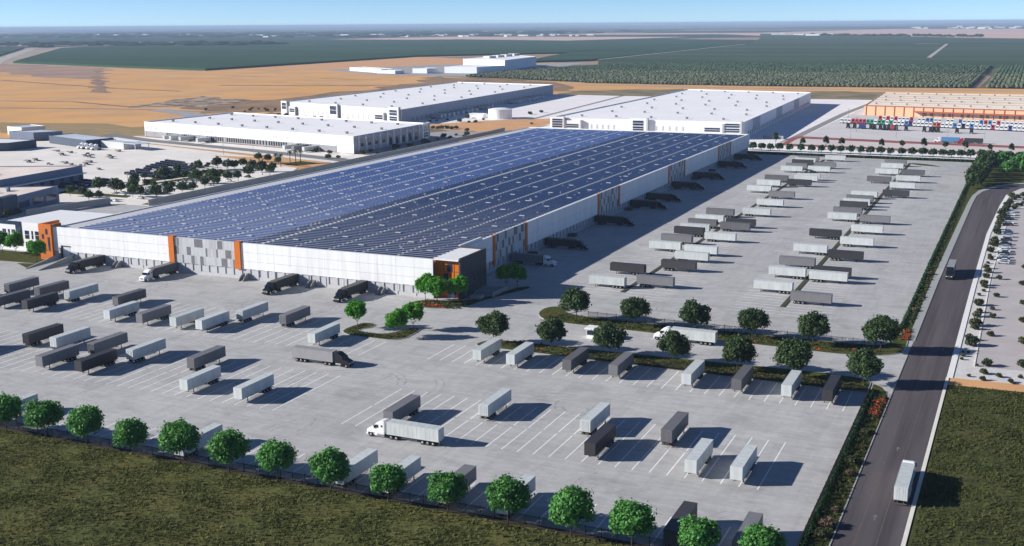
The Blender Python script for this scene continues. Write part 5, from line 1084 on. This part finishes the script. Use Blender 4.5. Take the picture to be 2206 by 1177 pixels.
def haul(label, tm, cm, loc, rz):
    t = make_truck(tm, tm, cm, label); t.location = loc; t.rotation_euler = (0, 0, rz); return t
haul('truck with a bright blue trailer on the depot lane', mat('trailer_blue', (.07, .25, .48), .5, scale=.5, var=.1), M_cabw, (-45.8, 921.5, -.08), R(90))
haul('truck with a red cab and a dark container on the depot lane', M_td, mat('cab_red', (.42, .02, .04), .3, scale=.5, var=.05, spec=.5), (-29.6, 919.5, -.08), R(90))
# trailers at the neighbouring halls
sp = [(1008.8), (1020.8), (1031.2), (1045.4), (1058.4), (1068.9), (1082.0), (1115.1), (1125.5), (1208.2), (1216.6), (1228.9), (1246.8), (1262.4), (1271.4), (1283.2), (1296.5), (990), (998)]
for i, y in enumerate(sorted(sp)): x = -529 - 31*(y - 926)/447; put_trailer('W', (x + .6, y, -.1), -math.pi/2 - .07, f'{nth(i + 1)} nearest white trailer docked along the east side of the second hall', 'white trailers docked at the second hall')
for i, u in enumerate((.178, .212, .262, .35, .76, .80, .845)):
    p = along((-674, 748), (-438, 697), u, .6); put_trailer('W' if i != 5 else 'G', (p.x, p.y, -.1), math.pi - .21, f'{nth(i + 1)} trailer from the left docked at the grey wall of the mid left hall', 'trailers docked at the mid left hall')
# implements standing about in the pale yard
im = thing('flat_wagon', 'low dark wagon standing in the pale yard', 'wagon', group='wagons in the pale yard'); mb = MB(); mb.box(-1.2, 1.2, -4, 4, .9, 1.1); mb.box(-.1, .1, 4, 6, .8, .95); mb.build('deck', mat('rusty_deck', (.14, .10, .08), .8, scale=.6, var=.3), im); add_wheels(im, (-2.6, -1.3), 1.0, .42, .3)
mb = MB(); mb.box(-1.0, 1.0, -3.4, -.8, 1.1, 1.7); mb.box(-.7, .7, .4, 2.6, 1.1, 1.5); mb.build('load', M_mgrey, im)
SPI = [(-622.0, 574.0), (-624.4, 583.0), (-598.1, 569.5), (-591.8, 577.1), (-582.1, 572.6), (-570.6, 570.4), (-580.3, 587.6), (-654.9, 631.9), (-638.7, 628.8), (-633.2, 615.4), (-616.1, 623.6), (-603.1, 611.7), (-594.1, 621.2), (-585.0, 612.3), (-545.5, 560.2), (-611.7, 648.6), (-649.1, 652.5), (-574, 578), (-612, 616)]
for i, (x, y) in enumerate(SPI):
    lab = f'{nth(i + 1)} low dark wagon in the pale yard'
    if i == 0: im.location = (x, y, -.17); im.rotation_euler = (0, 0, R(70)); o = im
    else: o = copy_tree(im, None, (x, y, -.17), R(rg.choice((60, 80, 100, 40))), scale=rg.uniform(.7, 1.1))
ordr = sorted([o for o in COL.objects if o.name.startswith('flat_wagon')], key=lambda o: photo_x(o.location.x, o.location.y))
for r, o in enumerate(ordr): o['label'] = f'{nth(r + 1)} low dark wagon from the left in the pale yard'
for i, (x, y) in enumerate([(-652.8, 655.6), (-647.7, 654.0), (-641.6, 652.9), (-634.5, 650.5)]): put_bt('white', (x, y, -.17), R(160), f'{nth(i + 1)} white tractor unit from the left in front of the open shed', 'white tractor units by the open shed')
# cars among the car park trees
for i in range(34):
    x, y = [(-430 - 9*(i % 3), 470 + 3.1*i), (-452, 478 + 3.1*i)][i % 2]; k = rg.choice(('white', 'silver', 'dark', 'blue')); put_car(k, (x, y, -.16), R(90) + rg.uniform(-.05, .05), f'{k} car parked under the trees of the west car park', 'cars in the west car park')
# light masts
lm_ = thing('light_mast', '', 'lamp post', group='light masts round the neighbouring halls'); mb = MB(); mb.cyl((0, 0, -.1), (0, 0, 11), .16, .1, 8); mb.build('pole', M_steel, lm_); mb = MB(); mb.box(-.9, .9, -.2, .2, 10.9, 11.15); mb.build('lamp_head', M_steel, lm_); lm_['used'] = False
sp = [(-667.2, 742.0), (-640.2, 736.2), (-610.9, 730.1), (-580.5, 723), (-552.3, 717.2), (-525.2, 711.9), (-496.4, 706.0), (-466.2, 695.3), (-522.2, 657.8), (-508.7, 674.5), (-430.5, 701.8), (-464.3, 910.2), (-515.7, 945), (-400.9, 903.8), (-129.5, 983.5), (-150.6, 1084.3), (-125.7, 922.8), (-93.0, 934.8), (-53.7, 904.7), (-30, 960), (-447, 480), (-431, 545)]
place_all([lm_], sp, order_labels(sp, '{} thin light mast from the left beyond the solar roof'), jitter=.08, rot=False)

# ---------------------------------------------------------------- orchards
def orchard_mat(name, c1, c2, soil, ang, pitch, hazy=1):
    m = bpy.data.materials.new(name); m.use_nodes = True; t = m.node_tree; N = t.nodes; L = t.links; b = N['Principled BSDF']; b.inputs['Roughness'].default_value = .9; b.inputs['Specular IOR Level'].default_value = .05
    tc = N.new('ShaderNodeTexCoord'); n = N.new('ShaderNodeTexNoise'); n.inputs['Scale'].default_value = 1; n.inputs['Detail'].default_value = 10; mq = N.new('ShaderNodeMapping'); mq.inputs['Scale'].default_value = (.0011, .0045, 1); L.new(tc.outputs['Object'], mq.inputs[0]); L.new(mq.outputs[0], n.inputs['Vector'])
    mr = N.new('ShaderNodeMapRange'); mr.inputs[1].default_value = .35; mr.inputs[2].default_value = .65; L.new(n.outputs['Fac'], mr.inputs[0])
    mx = N.new('ShaderNodeMix'); mx.data_type = 'RGBA'; mx.inputs[6].default_value = (*c1, 1); mx.inputs[7].default_value = (*c2, 1); L.new(mr.outputs[0], mx.inputs[0])
    wv = N.new('ShaderNodeTexWave'); wv.wave_type = 'BANDS'; wv.bands_direction = 'X'; wv.inputs['Scale'].default_value = 2*math.pi/20/pitch*1.0; wv.inputs['Distortion'].default_value = 1.5; wv.inputs['Detail'].default_value = 3; wv.inputs['Detail Scale'].default_value = .3
    mp = N.new('ShaderNodeMapping'); mp.inputs['Rotation'].default_value = (0, 0, ang); L.new(tc.outputs['Object'], mp.inputs[0]); L.new(mp.outputs[0], wv.inputs['Vector'])
    r2 = N.new('ShaderNodeMapRange'); r2.inputs[1].default_value = .0; r2.inputs[2].default_value = .35; r2.inputs[3].default_value = .55; r2.inputs[4].default_value = 0; L.new(wv.outputs['Fac'], r2.inputs[0])
    m2 = N.new('ShaderNodeMix'); m2.data_type = 'RGBA'; m2.inputs[7].default_value = (*soil, 1); L.new(mx.outputs[2], m2.inputs[6]); L.new(r2.outputs[0], m2.inputs[0]); L.new(m2.outputs[2], b.inputs['Base Color']); return m
def orchard_block(label, pts, h, m):
    a = sum(pts[i][0]*pts[(i+1) % len(pts)][1] - pts[(i+1) % len(pts)][0]*pts[i][1] for i in range(len(pts)))
    if a < 0: pts = pts[::-1]
    mb = MB(); mb.prism(pts, -.5, h); return tag(mb.build('orchard', m), label, 'orchard', kind='stuff')
M_or1 = orchard_mat('orchard_green', (0.024, 0.066, 0.031), (0.050, 0.094, 0.046), (.03, .05, .03), 0, 7.0)
M_or2 = orchard_mat('orchard_far', (0.034, 0.068, 0.036), (0.075, 0.105, 0.058), (.06, .065, .045), 0, 7.0)
orchard_block('wide dark green orchard beyond the dry field on the left', [(-2400, 2200), (-1558, 1920), (-1600, 2900), (-1300, 3300), (-1300, 5000), (-3000, 6000), (-4300, 5200), (-3750, 3700)], 4.0, M_or1)
orchard_block('dark orchard stretching behind the factory', [(-1290, 3290), (-1090, 2480), (-985, 2650), (-1070, 4640), (-1290, 5000)], 4.0, M_or1)
orchard_block('broad orchard filling the distance on the right', [(-960, 2650), (-880, 2420), (400, 2420), (600, 6000), (-40, 6050), (-340, 6350), (-1000, 7600), (-1900, 8800), (-1300, 6000), (-1050, 4640)], 3.6, M_or2)
orchard_block('orchard left of the country road at the far left', [(-2720, 2400), (-4030, 3760), (-5200, 4300), (-5200, 3400)], 3.5, M_or1)
# nearer orchard: real crowns in rows
rng = np.random.default_rng(5); tx = []; PITCHX, PITCHY = 6.0, 5.3
xs = np.arange(-900, 130, PITCHX)
for x in xs:
    if abs(x + 66) < 7: continue
    y_lo = 1700 + 40*math.sin(x*.004) if x > -640 else 1700 + (-640 - x)*.42
    for y in np.arange(y_lo, 2450, PITCHY):
        if 2060 < y < 2072 or rng.random() < .03: continue
        if x < -700 and y > 1800 + (x + 990)*3.2: continue
        if abs((y - 2078) - (x + 79)*(-19.5)) < 60 and y > 2078: continue
        tx.append((x + rng.normal()*.35, y + rng.normal()*.5, rng.uniform(.72, 1.0)))
tx = np.array(tx)
base = np.array([(math.cos(a)*r_, math.sin(a)*r_, z_) for r_, z_, ph in ((2.0, 1.0, 0), (3.1, 2.6, .5), (2.2, 4.3, 0)) for a in [2*math.pi*i/6 + ph for i in range(6)]] + [(0, 0, 5.2)])
fb = []
for ring in (0, 6):
    for i in range(6): fb.append((ring + i, ring + (i+1) % 6, ring + 6 + (i+1) % 6, ring + 6 + i))
tf = [(12 + i, 12 + (i+1) % 6, 18) for i in range(6)]
nv = len(base); K = len(tx); V = np.empty((K, nv, 3))
jit = 1 + rng.normal(size=(K, nv, 1))*.16
V[:] = base[None]*jit*tx[:, 2][:, None, None]; V[:, :, 0] += tx[:, 0][:, None]; V[:, :, 1] += tx[:, 1][:, None]; V[:, :, 2] -= .4
far_side = tx[:, 1] > 2066
for sel, mm, lab in ((~far_side, mat('orchard_crown', (0.088, 0.112, 0.060), .9, scale=.02, col2=(0.135, 0.145, 0.095), spec=.05, detail=8), 'nearest grey green orchard of round crowns in straight rows'), (far_side, mat('orchard_crown_dark', (0.050, 0.085, 0.045), .9, scale=.02, col2=(0.075, 0.105, 0.062), spec=.05, detail=8), 'second darker orchard of round crowns behind the grey green one')):
    VV = V[sel]; k = len(VV); of = (np.arange(k)*nv)[:, None, None]
    F = (np.array(fb)[None] + of).reshape(-1, 4).tolist() + (np.array(tf)[None] + of).reshape(-1, 3).tolist()
    me = bpy.data.meshes.new('orchard'); me.from_pydata(VV.reshape(-1, 3).tolist(), [], F); me.materials.append(mm); me.update(); o = bpy.data.objects.new('orchard', me); COL.objects.link(o); tag(o, lab, 'orchard', kind='stuff')
sheet('orchard_floor', [(-900, 1790), (-640, 1690), (160, 1690), (160, 2450), (-880, 2450), (-960, 2300), (-990, 1830)], -.35, mat('orchard_soil', (.115, .11, .06), .95, scale=.02, col2=(.075, .09, .045)))
band('dirt_track', [(-70, 1689), (-66, 2065)], 9, -.2, mat('track_soil', (.36, .25, .17)))
band('dirt_track', [(-229, 2930), (-304, 4680)], 10, 3.8, mat('pale_gravel', (.46, .42, .37)))
band('dirt_track', [(-960, 2640), (-1060, 4640)], 9, 3.75, mat('pale_gravel', (.46, .42, .37)))
band('dirt_track', [(-1000, 3300), (-400, 3360), (-60, 3390), (500, 3420)], 8, 3.72, mat('dark_lane', (.05, .06, .05), .9, scale=.01, var=.2))
band('dirt_track', [(-1060, 4700), (-500, 5000), (200, 5100)], 14, 3.72, mat('dark_lane', (.05, .06, .05)))
band('dirt_track', [(-330, 4700), (-420, 4720)], 40, 3.78, mat('pale_gravel', (.46, .42, .37)))
# a belt of far trees, the far town
rgn = np.random.default_rng(8)
def far_clump(label, spots, r, h, m, name='far_wood'):
    mb = MB()
    for x, y in spots:
        rr, hh = r*rgn.uniform(.7, 1.4), h*rgn.uniform(.7, 1.3); n = 7; vs = []
        for q, z in ((.7, .2), (1, .55), (.6, .9)): vs += [(x + rr*q*math.cos(2*math.pi*i/n)*rgn.uniform(.8, 1.2), y + rr*q*math.sin(2*math.pi*i/n)*rgn.uniform(.8, 1.2), hh*z - .5) for i in range(n)]
        vs.append((x, y, hh - .5)); mb.add(vs, [(a + i, a + (i+1) % n, a + n + (i+1) % n, a + n + i) for a in (0, n) for i in range(n)] + [(2*n + i, 2*n + (i+1) % n, 3*n) for i in range(n)])
    return tag(mb.build(name, m), label, 'trees', kind='stuff')
M_fw = mat('far_foliage', (.030, .050, .028), .95, scale=.01, var=.4, spec=.05)
far_clump('dark belt of trees beyond the left orchard', [(rgn.uniform(-4700, -3250), 4450 + rgn.normal()*140) for _ in range(90)], 40, 16, M_fw)
far_clump('trees lining the pale strip at the far left', [(-4000 - 1300*i/26, 3900 + 650*i/26 + rgn.normal()*40) for i in range(26)], 22, 16, M_fw)
far_clump('scattered trees among the far town', [(rgn.uniform(-10500, -3600), rgn.uniform(7200, 11500)) for _ in range(420)], 60, 17, M_fw)
far_clump('dark hedgerow of trees before the far pink fields on the right', [(-1350 + 1100*i/70 + rgn.normal()*8, 7650 - 900*i/70 + rgn.normal()*40) for i in range(70)], 17, 15, M_fw)
sheet('pale_field', [(-2300, 9000), (-1300, 7000), (-420, 6400), (-60, 6080), (900, 6000), (1500, 13000), (-1500, 14000)], -.45, mat('pink_field', (.66, .44, .34), .95, scale=.002, col2=(.52, .36, .29), detail=8))
sheet('pale_field', [(-4700, 4200), (-5400, 5300), (-4000, 5300), (-3500, 4300)], -.46, mat('pink_field', (.44, .29, .23)))
sheet('pale_field', [(-4200, 6400), (-3300, 6100), (-2300, 5700), (-2000, 7200), (-3900, 7700)], -.46, mat('pink_field', (.44, .29, .23)))
sheet('pale_field', [(-3600, 8600), (-1900, 8900), (-1700, 9900), (-3600, 9900)], -.46, mat('pink_field', (.44, .29, .23)))
mb = MB()
for _ in range(170):
    t_ = rgn.random(); x = -10300 + 7000*t_ + rgn.normal()*300; y = 10300 - 2300*t_ + rgn.normal()*420; s = rgn.uniform(10, 46); mb.box(x, x + s*1.8, y, y + s, -.5, rgn.uniform(5, 12), int(rgn.random() < .4))
tag(mb.build('far_town', [M_white, M_lgrey]), 'pale roofs of the far town at the left horizon', 'town', kind='stuff')
mb = MB()
for _ in range(26): x = -1650 + rgn.uniform(0, 420); y = 8000 - (x + 1650)*1.0 + rgn.normal()*110; s = rgn.uniform(16, 60); mb.box(x, x + s*1.6, y, y + s, -.5, rgn.uniform(7, 14), int(rgn.random() < .3))
tag(mb.build('far_works', [M_white, M_lgrey]), 'pale far buildings at the edge of the pink fields on the right', 'buildings', kind='stuff')
mb = MB()
for _ in range(24): x = rgn.uniform(-1700, -100); y = 15000 + rgn.normal()*1200; s = rgn.uniform(20, 50); mb.box(x, x + s*1.8, y, y + s, -.5, rgn.uniform(8, 16), int(rgn.random() < .3))
tag(mb.build('far_town', [M_white, M_lgrey]), 'pale roofs of a far town at the right horizon', 'town', kind='stuff')

# ---------------------------------------------------------------- meadow grass
def tufts(label, inside, box, n, m, seed, size=(.25, .55)):
    r_ = np.random.default_rng(seed); p = np.stack([r_.uniform(box[0], box[1], n*2), r_.uniform(box[2], box[3], n*2)], 1); p = p[[inside(*q) for q in p]][:n]; k = len(p)
    dens = np.sin(p[:, 0]*.35 + 1.3*np.sin(p[:, 1]*.27)) + np.sin(p[:, 1]*.43 + 1.1*np.sin(p[:, 0]*.31)); p = p[dens > r_.uniform(-2.6, 1.2, k)]; k = len(p)
    a = r_.uniform(0, 6.28, k); h = r_.uniform(*size, k); wd = h*r_.uniform(.5, 1.0, k); ln = r_.normal(size=(k, 2))*.45*h[:, None] + np.array([.12, .05])
    u = np.stack([np.cos(a)*wd, np.sin(a)*wd], 1)/2; z0 = np.full(k, -.05)
    A_ = np.column_stack([p - u, z0]); B_ = np.column_stack([p + u, z0]); C2_ = np.column_stack([p + u*.75 + ln, h]); D_ = np.column_stack([p - u*.75 + ln, h*.9])
    V = np.stack([A_, B_, C2_, D_], 1).reshape(-1, 3); o = np_mesh('grass', V, np.arange(4*k).reshape(k, 4), m); tag(o, label, 'grass', kind='stuff')
L_GR = leaf_mat('grass_blades', (0.15, 0.16, 0.05), (0.05, 0.06, 0.018), nscale=.16, obj=.01, spec=.02); L_GR2 = leaf_mat('grass_blades_east', (0.10, 0.11, 0.034), (0.036, 0.045, 0.014), nscale=.2, obj=.01, spec=.02)
tufts('olive meadow grass in the foreground before the fence', lambda x, y: y < 177.6, (-255, -40, 122, 177.6), 90000, L_GR, 1, (.16, .42))
tufts('dark meadow grass right of the road in the foreground', lambda x, y: y < 296.5 + (x + 13)*.04, (-13.0, 32, 185, 297.5), 34000, L_GR2, 2, (.16, .42))

# ---------------------------------------------------------------- haze
hz = bpy.data.materials.new('haze_air'); hz.use_nodes = True; t = hz.node_tree
for n in list(t.nodes):
    if n.type == 'BSDF_PRINCIPLED': t.nodes.remove(n)
pv = t.nodes.new('ShaderNodeVolumePrincipled'); pv.inputs['Color'].default_value = (0.50, 0.66, 0.88, 1); pv.inputs['Density'].default_value = HAZE; pv.inputs['Anisotropy'].default_value = 0.0
out = [n for n in t.nodes if n.type == 'OUTPUT_MATERIAL'][0]; t.links.new(pv.outputs[0], out.inputs['Volume'])
mb = MB(); mb.box(-G*.999, G*.999, -2990, G*.999, -1.7, 95)
hb = mb.build('haze', hz); tag(hb, kind='stuff'); hb['label'] = 'thin blue haze lying over the far fields'
